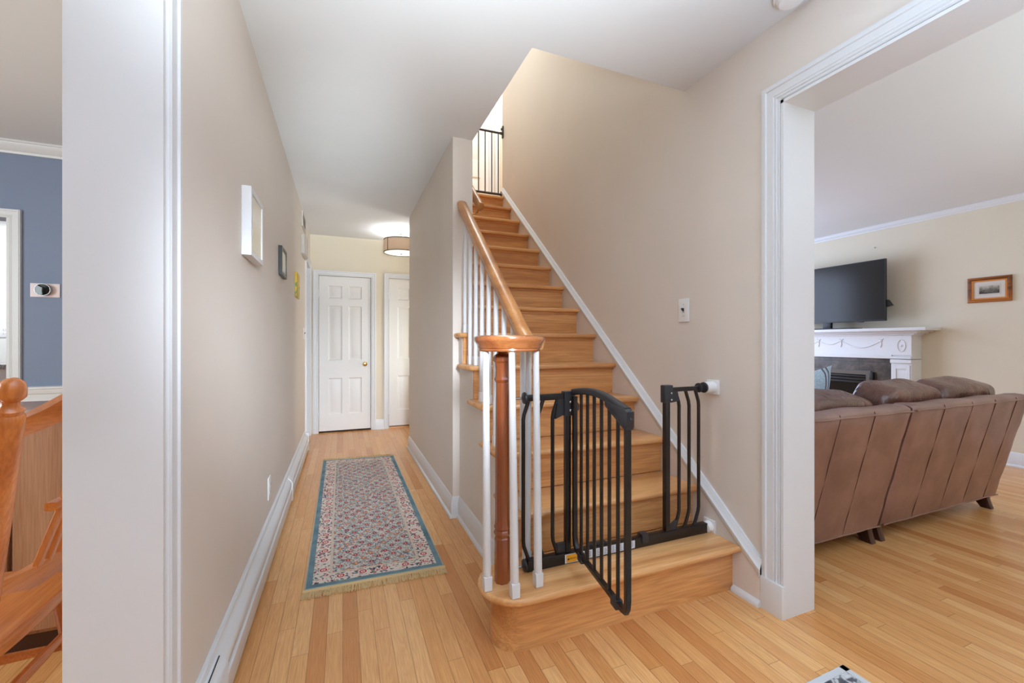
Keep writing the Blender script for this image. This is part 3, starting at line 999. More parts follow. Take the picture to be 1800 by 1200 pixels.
for x, y, tx, ty in ((0.490, 1.463, 0.484, 1.460), (0.567, 1.385, 0.556, 1.386), (0.674, 1.417, 0.664, 1.414), (0.700, 1.580, 0.694, 1.545)):
    baluster(x, y, T1, 1.088, tx, ty)
for i in range(2, 7):
    for dy in (0.052, 0.166):
        y = NO(i) + dy
        if y < 2.6:
            baluster(0.712, y, T(i), zr(y) - 0.024)

# ------------------------------------------------------------------ wall handrail
wr = thing('wall_handrail', (0.868, 2.735, 2.04), 'round oak handrail fixed to the stair wall higher up the flight', 'handrail')
bm = bmesh.new()
p0 = Vector((0.868, 2.735, 2.040)); p1 = p0 + Vector((0, 1.5, 1.5 * SL))
sweep(bm, [(0.026 * math.cos(a), 0.03 * math.sin(a)) for a in [2 * math.pi * i / 20 for i in range(20)]], [p0, p0 + (p1 - p0) * 0.5, p1])
finish(bm, 'rail', M['rail'], wr)
for t in (0.03, 0.9):
    q = p0 + (p1 - p0) * t
    bm = bmesh.new()
    tube(bm, [q - Vector((0, 0, 0.026)), q - Vector((0.005, 0, 0.06)), q - Vector((0.03, 0, 0.078)), Vector((XS + 0.004, q.y, q.z - 0.08))], 0.006, 8, (0, 1, 0))
    cyl(bm, (XS, q.y, q.z - 0.08), (XS + 0.006, q.y, q.z - 0.08), 0.026)
    finish(bm, 'bracket', M['brass'], wr)

# ------------------------------------------------------------------ safety gate at the foot of the stairs
GY = 1.523
gt = thing('safety_gate', (1.14, GY, T1), 'black metal safety gate standing open on the lowest stair', 'safety gate')
bm = bmesh.new(); box(bm, 0.673, 1.609, GY - 0.015, GY + 0.015, T1 + 0.0005, T1 + 0.045, bev=0.003)
base = finish(bm, 'base_bar', M['black'], gt)
finish(BB([(0.838, 0.93, GY - 0.0158, GY - 0.015, T1 + 0.004, T1 + 0.04)]), 'warning_sticker', M['label'], base)
sticker = finish(BB([(0.846, 0.893, GY - 0.0164, GY - 0.0158, T1 + 0.007, T1 + 0.037)]), 'orange_panel', M['orange'], base)
sticker['label'] = 'orange warning panel on the base bar'
lb = finish(BB([(0.944, 1.185, GY - 0.0158, GY - 0.015, T1 + 0.006, T1 + 0.039)]), 'instruction_sticker', M['label'], base)
bm = bmesh.new()
rr = random.Random(3)
for k in range(12):
    x = 0.950 + k * 0.0192
    for q in range(5):
        box(bm, x, x + rr.uniform(0.008, 0.015), GY - 0.0162, GY - 0.0158, T1 + 0.010 + q * 0.0055, T1 + 0.0125 + q * 0.0055)
finish(bm, 'small_print', M['inkgrey'], base)


def text_mesh(txt, size):
    cu = bpy.data.curves.new('lettering', 'FONT'); cu.body = txt; cu.size = size; cu.extrude = 0.0003
    cu.align_x = 'CENTER'; cu.align_y = 'CENTER'
    o = bpy.data.objects.new('lettering_source', cu); col.objects.link(o)
    bpy.context.view_layer.update()
    me = bpy.data.meshes.new_from_object(o.evaluated_get(bpy.context.evaluated_depsgraph_get()))
    bm = bmesh.new(); bm.from_mesh(me)
    bpy.data.objects.remove(o); bpy.data.curves.remove(cu); bpy.data.meshes.remove(me)
    return bm


bm = text_mesh('WARNING', 0.0085)
for v in bm.verts:
    v.co = Vector((0.872 + v.co.x, GY - 0.0166 - v.co.z * 0.3, T1 + 0.021 + v.co.y))
poly(bm, [(0.849, GY - 0.0169, T1 + 0.017), (0.8535, GY - 0.0169, T1 + 0.025), (0.858, GY - 0.0169, T1 + 0.017)], (0, 0.0005, 0))
finish(bm, 'warning_lettering', M['dark'], base)

PZ0, PZ1 = T1 + 0.045, 0.905


def bar(pts, r=0.0078):
    bm = bmesh.new(); tube(bm, pts, r, 10, (0, 1, 0)); return finish(bm, 'bar', M['black'], gt)


finish(B(0.846, 0.869, GY - 0.012, GY + 0.012, T1 + 0.045, 0.905, bev=0.003), 'hinge_post', M['black'], gt)
finish(B(1.360, 1.385, GY - 0.012, GY + 0.012, T1 + 0.045, 0.922, bev=0.003), 'latch_post', M['black'], gt)
finish(B(0.668, 0.848, GY - 0.010, GY + 0.010, 0.887, 0.912, bev=0.003), 'top_rail', M['black'], gt)
finish(B(1.383, 1.562, GY - 0.010, GY + 0.010, 0.893, 0.913, bev=0.003), 'top_rail', M['black'], gt)
for x in (0.660, 0.724, 0.789):
    bar([(x + 0.024, GY, PZ0 - 0.005), (x + 0.014, GY, PZ0 + 0.022), (x + 0.002, GY, PZ0 + 0.055), (x, GY, PZ0 + 0.075), (x, GY, 0.815), (x + 0.003, GY, 0.835), (x + 0.024, GY, 0.893)])
for x in (1.447, 1.507, 1.566):
    bar([(x - 0.030, GY, PZ0 - 0.005), (x - 0.018, GY, PZ0 + 0.022), (x - 0.004, GY, PZ0 + 0.06), (x, GY, PZ0 + 0.08), (x, GY, 0.825), (x - 0.003, GY, 0.845), (x - 0.022, GY, 0.897)])
# hinge housing, latch housing and gussets
bm = bmesh.new()
box(bm, 0.836, 0.886, GY - 0.016, GY + 0.014, 0.820, 0.920, bev=0.004)
poly(bm, [(0.836, GY - 0.010, 0.89), (0.836, GY - 0.010, 0.825), (0.798, GY - 0.010, 0.81), (0.808, GY - 0.010, 0.89)], (0, 0.02, 0))
poly(bm, [(0.886, GY - 0.012, 0.895), (0.906, GY - 0.012, 0.865), (0.906, GY - 0.012, 0.842), (0.886, GY - 0.012, 0.83)], (0, 0.02, 0))
hh = finish(bm, 'hinge_housing', M['plastic'], gt)
bm = bmesh.new(); lathe(bm, (0.864, GY - 0.016, 0.876), [(0.006, 0), (0.006, 0.002), (0.003, 0.004)], 12, (0, -1, 0)); finish(bm, 'screw', M['steel'], hh)
bm = bmesh.new(); lathe(bm, (0.864, GY - 0.016, 0.842), [(0.006, 0), (0.006, 0.002), (0.003, 0.004)], 12, (0, -1, 0)); finish(bm, 'screw', M['steel'], hh)
bm = bmesh.new()
box(bm, 1.350, 1.398, GY - 0.016, GY + 0.014, 0.845, 0.925, bev=0.004)
poly(bm, [(1.395, GY - 0.010, 0.895), (1.395, GY - 0.010, 0.845), (1.440, GY - 0.010, 0.850), (1.430, GY - 0.010, 0.895)], (0, 0.02, 0))
lh = finish(bm, 'latch_housing', M['plastic'], gt)
for z in (0.888, 0.858):
    bm = bmesh.new(); lathe(bm, (1.388, GY - 0.016, z), [(0.005, 0), (0.005, 0.002), (0.002, 0.004)], 12, (0, -1, 0)); finish(bm, 'screw', M['steel'], lh)
bm = bmesh.new()
poly(bm, [(0.846, GY - 0.007, T1 + 0.045), (0.846, GY - 0.007, T1 + 0.085), (0.806, GY - 0.007, T1 + 0.085), (0.812, GY - 0.007, T1 + 0.045)], (0, 0.014, 0))
finish(bm, 'gusset', M['plastic'], gt)
bm = bmesh.new()
poly(bm, [(1.385, GY - 0.007, T1 + 0.045), (1.385, GY - 0.007, T1 + 0.060), (1.438, GY - 0.007, T1 + 0.090), (1.425, GY - 0.007, T1 + 0.045)], (0, 0.014, 0))
finish(bm, 'gusset', M['plastic'], gt)
finish(B(1.222, 1.258, GY - 0.02, GY + 0.016, T1 + 0.018, T1 + 0.058, bev=0.004), 'floor_catch', M['plastic'], gt)
finish(B(0.955, 1.045, GY - 0.004, GY + 0.017, T1 + 0.040, T1 + 0.056, bev=0.003), 'door_stop', M['plastic'], gt)
# pressure bolts
for z in (0.900, 0.240):
    bm = bmesh.new(); lathe(bm, (0.672, GY, z), [(0.012, 0.0), (0.022, 0.002), (0.024, 0.006), (0.022, 0.011), (0.010, 0.014), (0.006, 0.016)], 18, (-1, 0, 0))
    k = finish(bm, 'adjusting_wheel', M['plastic'], gt)
    bm = bmesh.new(); cyl(bm, (0.660, GY, z), (0.592, GY - 0.012, z), 0.0045, n=10); finish(bm, 'bolt', M['steel'], k)
for z in (0.905, 0.238):
    bm = bmesh.new(); lathe(bm, (1.560 if z > 0.5 else 1.606, GY, z), [(0.012, 0.0), (0.022, 0.002), (0.023, 0.009), (0.020, 0.012), (0.010, 0.014)], 18, (1, 0, 0))
    if z > 0.5:
        lathe(bm, (1.588, GY, z), [(0.010, 0.0), (0.024, 0.003), (0.026, 0.010), (0.024, 0.014)], 18, (1, 0, 0))
    else:
        lathe(bm, (1.616, GY, z), [(0.010, 0.0), (0.024, 0.003), (0.026, 0.010)], 18, (1, 0, 0))
    k = finish(bm, 'adjusting_wheel', M['plastic'], gt)
    bm = bmesh.new(); cyl(bm, (1.57, GY, z), (1.60, GY, z), 0.0045, n=10); finish(bm, 'bolt', M['steel'], k)
    bm = bmesh.new()
    x0 = 1.602 if z > 0.5 else 1.604
    xe = XR - 0.0005 if z > 0.5 else XR - 0.0235
    lathe(bm, (x0, GY, z), [(0.020, 0.0), (0.0255, 0.002), (0.027, 0.02), (0.0275, xe - x0 - 0.008)], 20, (1, 0, 0))
    box(bm, xe - 0.010, xe, GY - 0.034, GY + 0.034, z - 0.034, z + 0.034, bev=0.002)
    finish(bm, 'wall_cup', M['whitep'], gt)['label'] = 'white wall cup holding the gate bolt'
# the swinging door leaf
H0 = Vector((0.879, GY - 0.024, 0)); H1 = Vector((0.816, 1.073, 0)); LD = (H1 - H0)


def dp(t, z):
    return H0 + LD * t + Vector((0, 0, z))


ZB = 0.284


def ztop(t):
    return 0.918 + 0.045 * math.sin(math.pi * min(1, t * 1.02)) * 0.55 - 0.012 * t


nrm = LD.normalized().cross(Vector((0, 0, 1)))
bm = bmesh.new()
pts = [dp(0, 0.90), dp(0, ZB + 0.05), dp(0.02, ZB + 0.018), dp(0.06, ZB)]
pts += [dp(0.93, ZB - 0.006), dp(0.972, ZB - 0.002), dp(0.993, ZB + 0.014), dp(1.0, ZB + 0.038), dp(1.0, 0.88)]
sweep(bm, rect(0.0095, 0.0095, 0.003), pts, up=nrm)
leaf = finish(bm, 'gate_door', M['black'], gt)
for t in (0.155, 0.295, 0.435, 0.575, 0.715, 0.855):
    bm = bmesh.new(); tube(bm, [dp(t, ZB), dp(t, ztop(t) - 0.012)], 0.0066, 10, nrm)
    finish(bm, 'bar', M['black'], leaf)
bm = bmesh.new()
sweep(bm, rect(0.012, 0.0125, 0.004), [dp(t, ztop(t)) for t in [-0.03 + 1.03 * i / 14 for i in range(15)]], up=(0, 0, 1))
finish(bm, 'arched_top_rail', M['plastic'], leaf)
bm = bmesh.new()
prof = [(0.68, ztop(0.68) - 0.006), (0.70, ztop(0.70) - 0.026), (0.985, 0.852), (1.03, 0.852), (1.042, 0.862), (1.042, 0.908), (1.0, 0.915)]
poly(bm, [dp(t, z) - nrm * 0.0135 for t, z in prof], nrm * 0.027, 0.004)
hd = finish(bm, 'latch_handle', M['plastic'], leaf)
c = dp(0.885, 0.892) - nrm * 0.0135
bm = bmesh.new(); b2 = bmesh.new(); lathe(b2, (0, 0, 0), [(0.024, 0.0), (0.024, 0.001), (0.021, 0.003), (0.010, 0.004)], 24, (0, 0, 1))
for sgn in (1, -1):
    pass
ex = LD.normalized(); ez = Vector((0, 0, 1)); en = -nrm
for v in b2.verts:
    v.co = c + ex * v.co.x + ez * (v.co.y * 0.5) - ez * v.co.x * 0.25 + en * v.co.z
join(bm, b2); finish(bm, 'handle_button', M['black'], leaf)
bm = bmesh.new(); lathe(bm, dp(1.0, 0.905), [(0.013, 0), (0.013, 0.006), (0.010, 0.010), (0.004, 0.011)], 14); finish(bm, 'release_button', M['plastic'], leaf)
bm = bmesh.new(); lathe(bm, dp(1.042, 0.886), [(0.004, 0), (0.004, 0.004), (0.002, 0.006)], 10, ex); finish(bm, 'latch_pin', M['plastic'], leaf)
for t, z in ((0.17, ZB - 0.012), (0.83, ZB - 0.014)):
    bm = bmesh.new(); b2 = bmesh.new(); box(b2, -0.020, 0.020, -0.013, 0.013, -0.010, 0.020, bev=0.003)
    for v in b2.verts:
        v.co = dp(t, z) + ex * v.co.x + nrm * v.co.y + ez * v.co.z
    join(bm, b2); finish(bm, 'bottom_clip', M['plastic'], leaf)

# ------------------------------------------------------------------ safety gate at the top of the stairs
ug = thing('safety_gate', (1.2, 4.385, UP), 'dark metal safety gate closed across the top of the stairs', 'safety gate')
GU = 4.40
bm = bmesh.new(); tube(bm, [(0.80, GU, 2.766), (1.64, GU, 2.766)], 0.013, 10); finish(bm, 'bottom_rail', M['bronze'], ug)
bm = bmesh.new(); tube(bm, [(0.80, GU, 3.448), (1.630, GU, 3.448)], 0.012, 10); finish(bm, 'top_rail', M['bronze'], ug)
for i in range(11):
    x = 1.604 - i * 0.0767
    bm = bmesh.new(); tube(bm, [(x, GU, 2.766), (x, GU, 3.448)], 0.0065, 8, (0, 1, 0)); finish(bm, 'bar', M['bronze'], ug)
bm = bmesh.new()
box(bm, 1.648, XR - 0.0005, GU - 0.016, GU + 0.016, 3.40, 3.53, bev=0.003)
box(bm, 1.628, 1.652, GU - 0.010, GU + 0.010, 3.435, 3.462, bev=0.003); box(bm, 1.634, 1.652, GU - 0.008, GU + 0.008, 3.485, 3.505, bev=0.003)
finish(bm, 'wall_bracket', M['bronze'], ug)
bm = bmesh.new(); box(bm, 1.632, XR - 0.0005, GU - 0.015, GU + 0.015, UP + 0.002, 2.80, bev=0.003); finish(bm, 'hinge_bracket', M['bronze'], ug)

# ------------------------------------------------------------------ runner rug
RC = [Vector((-0.160, 2.105, 0)), Vector((0.468, 2.082, 0)), Vector((0.462, 4.285, 0)), Vector((-0.172, 4.345, 0))]
rg = thing('runner_rug', (0.15, 3.2, 0.0), 'long patterned runner rug with a teal edge on the hall floor', 'rug')
bm = bmesh.new(); uvl = bm.loops.layers.uv.new('UVMap')
nx, ny = 12, 44


def rug_pt(a, b):
    return (RC[0] * (1 - a) + RC[1] * a) * (1 - b) + (RC[3] * (1 - a) + RC[2] * a) * b


gv = {}
for i in range(nx + 1):
    for j in range(ny + 1):
        p = rug_pt(i / nx, j / ny)
        e = 0.0 if i in (0, nx) or j in (0, ny) else 0.0015 * math.sin(i * 1.3 + j * 0.7)
        gv[i, j] = bm.verts.new((p.x, p.y, 0.007 + e))
for i in range(nx):
    for j in range(ny):
        f = bm.faces.new((gv[i, j], gv[i + 1, j], gv[i + 1, j + 1], gv[i, j + 1]))
        for lp, (a, b) in zip(f.loops, ((i, j), (i + 1, j), (i + 1, j + 1), (i, j + 1))):
            lp[uvl].uv = (a / nx * 0.625, b / ny * 2.2)
edge = [e for e in bm.edges if e.is_boundary]
ret = bmesh.ops.extrude_edge_only(bm, edges=edge)
for v in [g for g in ret['geom'] if isinstance(g, bmesh.types.BMVert)]:
    v.co.z = 0.0005
finish(bm, 'pile', M['rug'], rg)


def fringe(a, b, out, n, seed):
    rnd = random.Random(seed); bm = bmesh.new()
    out = Vector(out); d = (b - a)
    # woven heading strip then hanging strands
    side = d.normalized()
    poly(bm, [a + Vector((0, 0, 0.001)), b + Vector((0, 0, 0.001)), b + out * 0.022 + Vector((0, 0, 0.001)), a + out * 0.022 + Vector((0, 0, 0.001))], (0, 0, 0.004))
    for i in range(n):
        t = (i + 0.5) / n
        p = a + d * t + out * 0.018
        for q in range(3):
            L = rnd.uniform(0.040, 0.060); s = rnd.uniform(-0.012, 0.012)
            p0 = p + side * rnd.uniform(-0.002, 0.002)
            tube(bm, [p0 + Vector((0, 0, 0.004)), p0 + out * L * 0.5 + side * s * 0.4 + Vector((0, 0, 0.004 + rnd.uniform(0, 0.003))), p0 + out * L + side * s + Vector((0, 0, 0.0025))],
                 rnd.uniform(0.0012, 0.0019), 5)
    return bm


finish(fringe(RC[0] + Vector((-0.006, 0, 0)), RC[1] + Vector((0.006, 0, 0)), (-0.04, -1, 0), 100, 1), 'fringe', M['fringe'], rg)
finish(fringe(RC[3] + Vector((-0.004, 0, 0)), RC[2] + Vector((0.004, 0, 0)), (0.04, 1, 0), 70, 2), 'fringe', M['fringe'], rg)

# ------------------------------------------------------------------ doormat corner in front of the living room opening
mt = thing('doormat', (1.72, 0.62, 0.0), 'small grey printed mat, its corner just in view on the floor', 'mat')
bm = bmesh.new(); poly(bm, [(1.605, 0.925, 0.0005), (1.595, 0.30, 0.0005), (0.62, 0.32, 0.0005), (0.63, 0.925 - 0.02, 0.0005)], (0, 0, 0.006), 0.002)
finish(bm, 'mat_body', M['mat'], mt)
bm = bmesh.new(); lp = [(1.602, 0.922, 0.0066), (1.592, 0.303, 0.0066), (0.624, 0.323, 0.0066), (0.634, 0.902, 0.0066)]
for i in range(4):
    a, b = Vector(lp[i]), Vector(lp[(i + 1) % 4]); s = (b - a).normalized().cross(Vector((0, 0, 1)))
    c = (Vector((1.11, 0.61, 0.0066)))
    s = s if s.dot(c - a) > 0 else -s
    poly(bm, [a, b, b + s * 0.022, a + s * 0.022], (0, 0, 0.0014))
finish(bm, 'mat_binding', paint('mat_binding', (198, 200, 204), 0.9, 0.04, 0.1), mt)

# ------------------------------------------------------------------ baseboard heater along the left wall
ht = thing('baseboard_heater', (XL, 3.0, 0.0), 'long white baseboard heater along the foot of the left wall', 'heater')
HP = [(0.0, 0.012), (0.018, 0.012), (0.018, 0.028), (0.042, 0.020), (0.044, 0.026), (0.044, 0.095), (0.040, 0.100), (0.036, 0.100), (0.037, 0.112), (0.040, 0.116), (0.040, 0.140), (0.034, 0.152),
      (0.018, 0.170), (0.012, 0.178), (0.012, 0.190), (0.008, 0.195), (0.0, 0.195)]
bm = bmesh.new(); run_profile(bm, HP, (XL + 0.0005, 1.225, 0), (XL + 0.0005, 4.84, 0), (1, 0, 0)); finish(bm, 'housing', M['white'], ht)
bm = bmesh.new(); box(bm, XL + 0.0005, XL + 0.046, 4.84, 4.875, 0.0, 0.188, bev=0.006); finish(bm, 'end_cap', M['white'], ht)
SP = [(0.0, 0.013), (0.0465, 0.013), (0.0465, 0.142), (0.037, 0.156), (0.0205, 0.172), (0.0, 0.174)]
for y0_, y1_ in ((1.33, 1.52), (3.3, 3.36)):
    bm = bmesh.new(); run_profile(bm, SP, (XL + 0.0005, y0_, 0), (XL + 0.0005, y1_, 0), (1, 0, 0)); finish(bm, 'joint_cover', M['white'], ht)
bm = bmesh.new(); poly(bm, [(XL + 0.0232, 1.345, 0.1709), (XL + 0.0255, 1.345, 0.1690), (XL + 0.0255, 1.515, 0.1690), (XL + 0.0232, 1.515, 0.1709)], (0.0010, 0, 0.0010))
finish(bm, 'slot', M['dark'], ht)
finish(B(XL + 0.0005, XL + 0.022, 1.23, 4.83, 0.001, 0.012), 'gap_shade', M['dark'], ht)  # dark strip stands in for shade in the heater's bottom gap

# ------------------------------------------------------------------ things on the hall's left wall
def picture(name, label, cat, y0, y1, z0, z1, d, fw, mframe, minside, inset=0.004, lip=0.0):
    t = thing(name, (XL, (y0 + y1) / 2, z0), label, cat)
    X0 = XL + 0.0008
    bm = bmesh.new()
    for a in ((y0, y0 + fw, z0, z1), (y1 - fw, y1, z0, z1), (y0 + fw, y1 - fw, z0, z0 + fw), (y0 + fw, y1 - fw, z1 - fw, z1)):
        box(bm, X0, X0 + d, a[0], a[1], a[2], a[3])
    finish(bm, 'frame', mframe, t)
    finish(B(X0, X0 + d - inset - 0.002, y0 + fw - 0.001, y1 - fw + 0.001, z0 + fw - 0.001, z1 - fw + 0.001), 'backing', M['paper'], t)
    finish(B(X0 + d - inset - 0.002, X0 + d - inset, y0 + fw - 0.0005, y1 - fw + 0.0005, z0 + fw - 0.0005, z1 - fw + 0.0005), 'glazed_picture', minside, t)
    return t


picture('shadow_box', 'deep white square shadow box frame, nearest on the left hall wall', 'picture frame', 1.94, 2.205, 1.468, 1.742, 0.034, 0.022, M['white'], M['photo'])
picture('picture_frame', 'small dark frame on the left hall wall, next past the white shadow box', 'picture frame', 2.964, 3.205, 1.543, 1.724, 0.021, 0.022, paint('charcoal_frame', (50, 54, 50), 0.4, 0.06, 0.4), M['photo'])
t = thing('canvas_print', (XL, 4.05, 1.50), 'small yellow and green canvas on the left hall wall, past the dark frame', 'picture')
finish(B(XL + 0.0008, XL + 0.016, 3.93, 4.17, 1.502, 1.711, bev=0.001), 'canvas', M['canvas'], t)

t = thing('air_vent', (XL, 4.72, 2.25), 'small louvred vent high on the left wall above the chime box', 'vent')
bm = BB([(XL + 0.0008, XL + 0.014, 4.55, 4.575, 2.25, 2.40), (XL + 0.0008, XL + 0.014, 4.875, 4.90, 2.25, 2.40), (XL + 0.0008, XL + 0.014, 4.575, 4.875, 2.25, 2.27), (XL + 0.0008, XL + 0.014, 4.575, 4.875, 2.38, 2.40)])
finish(bm, 'frame', M['grille'], t)
finish(B(XL + 0.0008, XL + 0.002, 4.575, 4.875, 2.27, 2.38), 'duct', M['dark'], t)
for k in range(7):
    z = 2.279 + k * 0.0155
    bm = bmesh.new(); poly(bm, [(XL + 0.003, 4.575, z + 0.008), (XL + 0.012, 4.575, z - 0.003), (XL + 0.0128, 4.575, z - 0.0015), (XL + 0.0038, 4.575, z + 0.0095)], (0, 0.30, 0)); finish(bm, 'louvre', M['grille'], t)
t = thing('door_chime', (XL, 4.66, 1.97), 'beige box-shaped door chime high on the left wall below the vent', 'door chime')
bm = bmesh.new(); poly(bm, [(XL + 0.0008, 4.49, 1.975), (XL + 0.030, 4.50, 1.975), (XL + 0.042, 4.54, 1.975), (XL + 0.042, 4.78, 1.975), (XL + 0.030, 4.82, 1.975), (XL + 0.0008, 4.83, 1.975)], (0, 0, 0.185), 0.003); finish(bm, 'cover', M['grille'], t)
for y in (4.54, 4.78):
    finish(B(XL + 0.0415, XL + 0.0435, y - 0.004, y + 0.004, 1.985, 2.150), 'trim_strip', M['white'], t)


def wall_plate(name, label, cat, pos, axis, wd, ht_, kind):
    """cover plate on a wall; axis = direction out of the wall"""
    t = thing(name, pos, label, cat)
    ax = Vector(axis); side = ax.cross(Vector((0, 0, 1))); p = Vector(pos)

    def bb(a0, a1, b0, b1, c0, c1, bev=0.0):
        b2 = bmesh.new(); box(b2, a0, a1, b0, b1, c0, c1, bev=bev)
        for v in b2.verts:
            v.co = p + side * v.co.x + ax * v.co.y + Vector((0, 0, v.co.z))
        return b2
    finish(bb(-wd / 2, wd / 2, 0.0006, 0.006, -ht_ / 2, ht_ / 2, 0.0022), 'plate', M['whitep'], t)
    if kind == 'toggle':
        finish(bb(-0.006, 0.006, 0.0055, 0.0066, -0.013, 0.013), 'slot', M['grille'], t)
        b2 = bmesh.new(); poly(b2, [p + side * -0.0045 + ax * 0.006 + Vector((0, 0, -0.006)), p + side * -0.0045 + ax * 0.018 + Vector((0, 0, 0.004)), p + side * -0.0045 + ax * 0.018 + Vector((0, 0, 0.011)), p + side * -0.0045 + ax * 0.006 + Vector((0, 0, 0.009))], side * 0.009)
        finish(b2, 'toggle', M['plastic'], t)['label'] = 'dark toggle'
        for z in (-0.03, 0.03):
            b2 = bmesh.new(); lathe(b2, p + Vector((0, 0, z)) + ax * 0.006, [(0.0028, 0), (0.0022, 0.001)], 10, ax); finish(b2, 'screw', M['steel'], t)
    elif kind == 'outlet':
        for z in (-0.019, 0.019):
            f = finish(bb(-0.016, 0.016, 0.0055, 0.0075, z - 0.013, z + 0.013, 0.0015), 'socket', M['whitep'], t)
            b2 = bb(-0.0075, -0.0055, 0.0074, 0.0078, z - 0.004, z + 0.006); join(b2, bb(0.0055, 0.0075, 0.0074, 0.0078, z - 0.004, z + 0.006))
            finish(b2, 'slots', M['dark'], f)
    return t


wall_plate('light_switch', 'white light switch plate with a dark toggle on the wall beside the stairs', 'light switch', (XR, 1.714, 1.288), (-1, 0, 0), 0.072, 0.122, 'toggle')
wall_plate('wall_outlet', 'white outlet low on the left hall wall above the heater', 'outlet', (XL, 2.60, 0.335), (1, 0, 0), 0.072, 0.117, 'outlet')
wall_plate('light_switch', 'white switch plate on the left wall just before the far doorway', 'light switch', (XL, 4.80, 1.21), (1, 0, 0), 0.072, 0.117, 'toggle')

# smoke detector on the ceiling near the top edge
t = thing('smoke_detector', (1.575, 1.085, CZ), 'round white smoke detector on the ceiling beside the living room wall', 'smoke detector')
bm = bmesh.new(); lathe(bm, (1.575, 1.085, CZ - 0.0005), [(0.056, 0), (0.058, 0.004), (0.058, 0.012), (0.050, 0.014), (0.049, 0.022), (0.040, 0.032), (0.012, 0.035)], 32, (0, 0, -1)); finish(bm, 'housing', M['whitep'], t)

# hall ceiling light
LX0, LY0 = 0.648, 5.16
t = thing('ceiling_light', (LX0, LY0, CZ), 'drum-shaped fabric ceiling light at the far end of the hall', 'ceiling light')
bm = bmesh.new(); lathe(bm, (LX0, LY0, CZ - 0.0005), [(0.062, 0), (0.062, 0.012), (0.050, 0.022), (0.012, 0.026)], 28, (0, 0, -1)); finish(bm, 'canopy', M['steel'], t)
bm = bmesh.new(); cyl(bm, (LX0, LY0, CZ - 0.02), (LX0, LY0, 2.21), 0.006); finish(bm, 'stem', M['steel'], t)
bm = bmesh.new()
n = 48; ra = []
for r, z in ((0.200, 2.188), (0.200, 2.335), (0.196, 2.335), (0.196, 2.188)):
    ra.append([bm.verts.new((LX0 + r * math.cos(2 * math.pi * i / n), LY0 + r * math.sin(2 * math.pi * i / n), z)) for i in range(n)])
for k in range(4):
    for i in range(n):
        j = (i + 1) % n
        bm.faces.new((ra[k][i], ra[k][j], ra[(k + 1) % 4][j], ra[(k + 1) % 4][i]))
finish(bm, 'drum_shade', M['fabric'], t)
for z in (2.186, 2.333):
    bm = bmesh.new()
    pts = [(LX0 + 0.2 * math.cos(2 * math.pi * i / n), LY0 + 0.2 * math.sin(2 * math.pi * i / n), z) for i in range(n)]
    sweep(bm, rect(0.004, 0.004), pts, close=True); finish(bm, 'rim', M['bronze'], t)
for k in range(4):
    a = R(214 + 90 * k)
    bm = bmesh.new(); box(bm, -0.003, 0.003, -0.003, 0.003, 2.188, 2.335)
    for v in bm.verts:
        v.co.x += LX0 + 0.2015 * math.cos(a); v.co.y += LY0 + 0.2015 * math.sin(a)
    finish(bm, 'strut', M['bronze'], t)
bm = bmesh.new(); lathe(bm, (LX0, LY0, 2.186), [(0.194, 0.006), (0.194, 0.002), (0.12, -0.006), (0.02, -0.009)], 40); finish(bm, 'diffuser', M['diffuser'], t)
bm = bmesh.new(); lathe(bm, (LX0, LY0, 2.178), [(0.018, 0), (0.018, -0.004), (0.008, -0.008), (0.007, -0.013), (0.003, -0.017)], 16); finish(bm, 'finial', M['steel'], t)
d = bpy.data.lights.new('hall_lamp', 'POINT'); d.energy = HALL_W; d.shadow_soft_size = 0.06; d.color = HALL_C
o = bpy.data.objects.new('hall_lamp', d); col.objects.link(o); o.location = (LX0, LY0, 2.27)

# ------------------------------------------------------------------ living room: fireplace
FX = LX - 0.0008
fp = thing('fireplace', (FX, 3.28, 0), 'white carved fireplace mantel with dark slate surround, on the living room wall', 'fireplace')
FC = 3.28
FW = 0.79            # half width of the surround
FF = 5.44            # face of the pilasters
# pilasters with a sunk panel
for s in (-1, 1):
    ya, yb = sorted((FC + s * FW, FC + s * (FW - 0.175)))
    bm = bmesh.new()
    box(bm, FF, FX, ya, yb, 0.0, 0.94)
    for a in ((ya + 0.012, ya + 0.045), (yb - 0.045, yb - 0.012)):
        box(bm, FF - 0.008, FF, a[0], a[1], 0.16, 0.88, bev=0.002, seg=1)
    box(bm, FF - 0.008, FF, ya + 0.045, yb - 0.045, 0.16, 0.20); box(bm, FF - 0.008, FF, ya + 0.045, yb - 0.045, 0.84, 0.88)
    box(bm, FF - 0.018, FF, ya - 0.004, yb + 0.004, 0.0, 0.14, bev=0.003, seg=1)
    box(bm, FF - 0.016, FF, ya - 0.004, yb + 0.004, 0.90, 0.94, bev=0.004, seg=1)
    finish(bm, 'pilaster', M['white'], fp)
bm = BB([(FF + 0.005, FX, FC - FW, FC + FW, 0.945, 1.20)])
box(bm, FF - 0.008, FF + 0.005, FC - FW, FC + FW, 0.945, 0.972, bev=0.003, seg=1)
box(bm, FF - 0.004, FF + 0.005, FC - FW + 0.17, FC + FW - 0.17, 0.972, 1.00)
box(bm, FF - 0.004, FF + 0.005, FC - FW, FC - FW + 0.17, 0.985, 1.19); box(bm, FF - 0.004, FF + 0.005, FC + FW - 0.17, FC + FW, 0.985, 1.19)
fr = finish(bm, 'frieze', M['white'], fp)


def swag(ya, yb, z, sag):
    bm = bmesh.new(); pts = []
    for i in range(17):
        t_ = i / 16
        pts.append((FF + 0.002, ya + (yb - ya) * t_, z - sag * math.sin(math.pi * t_)))
    tube(bm, pts, 0.0042, 6, (1, 0, 0), [0.6 + 0.9 * math.sin(math.pi * i / 16) for i in range(17)])
    return bm


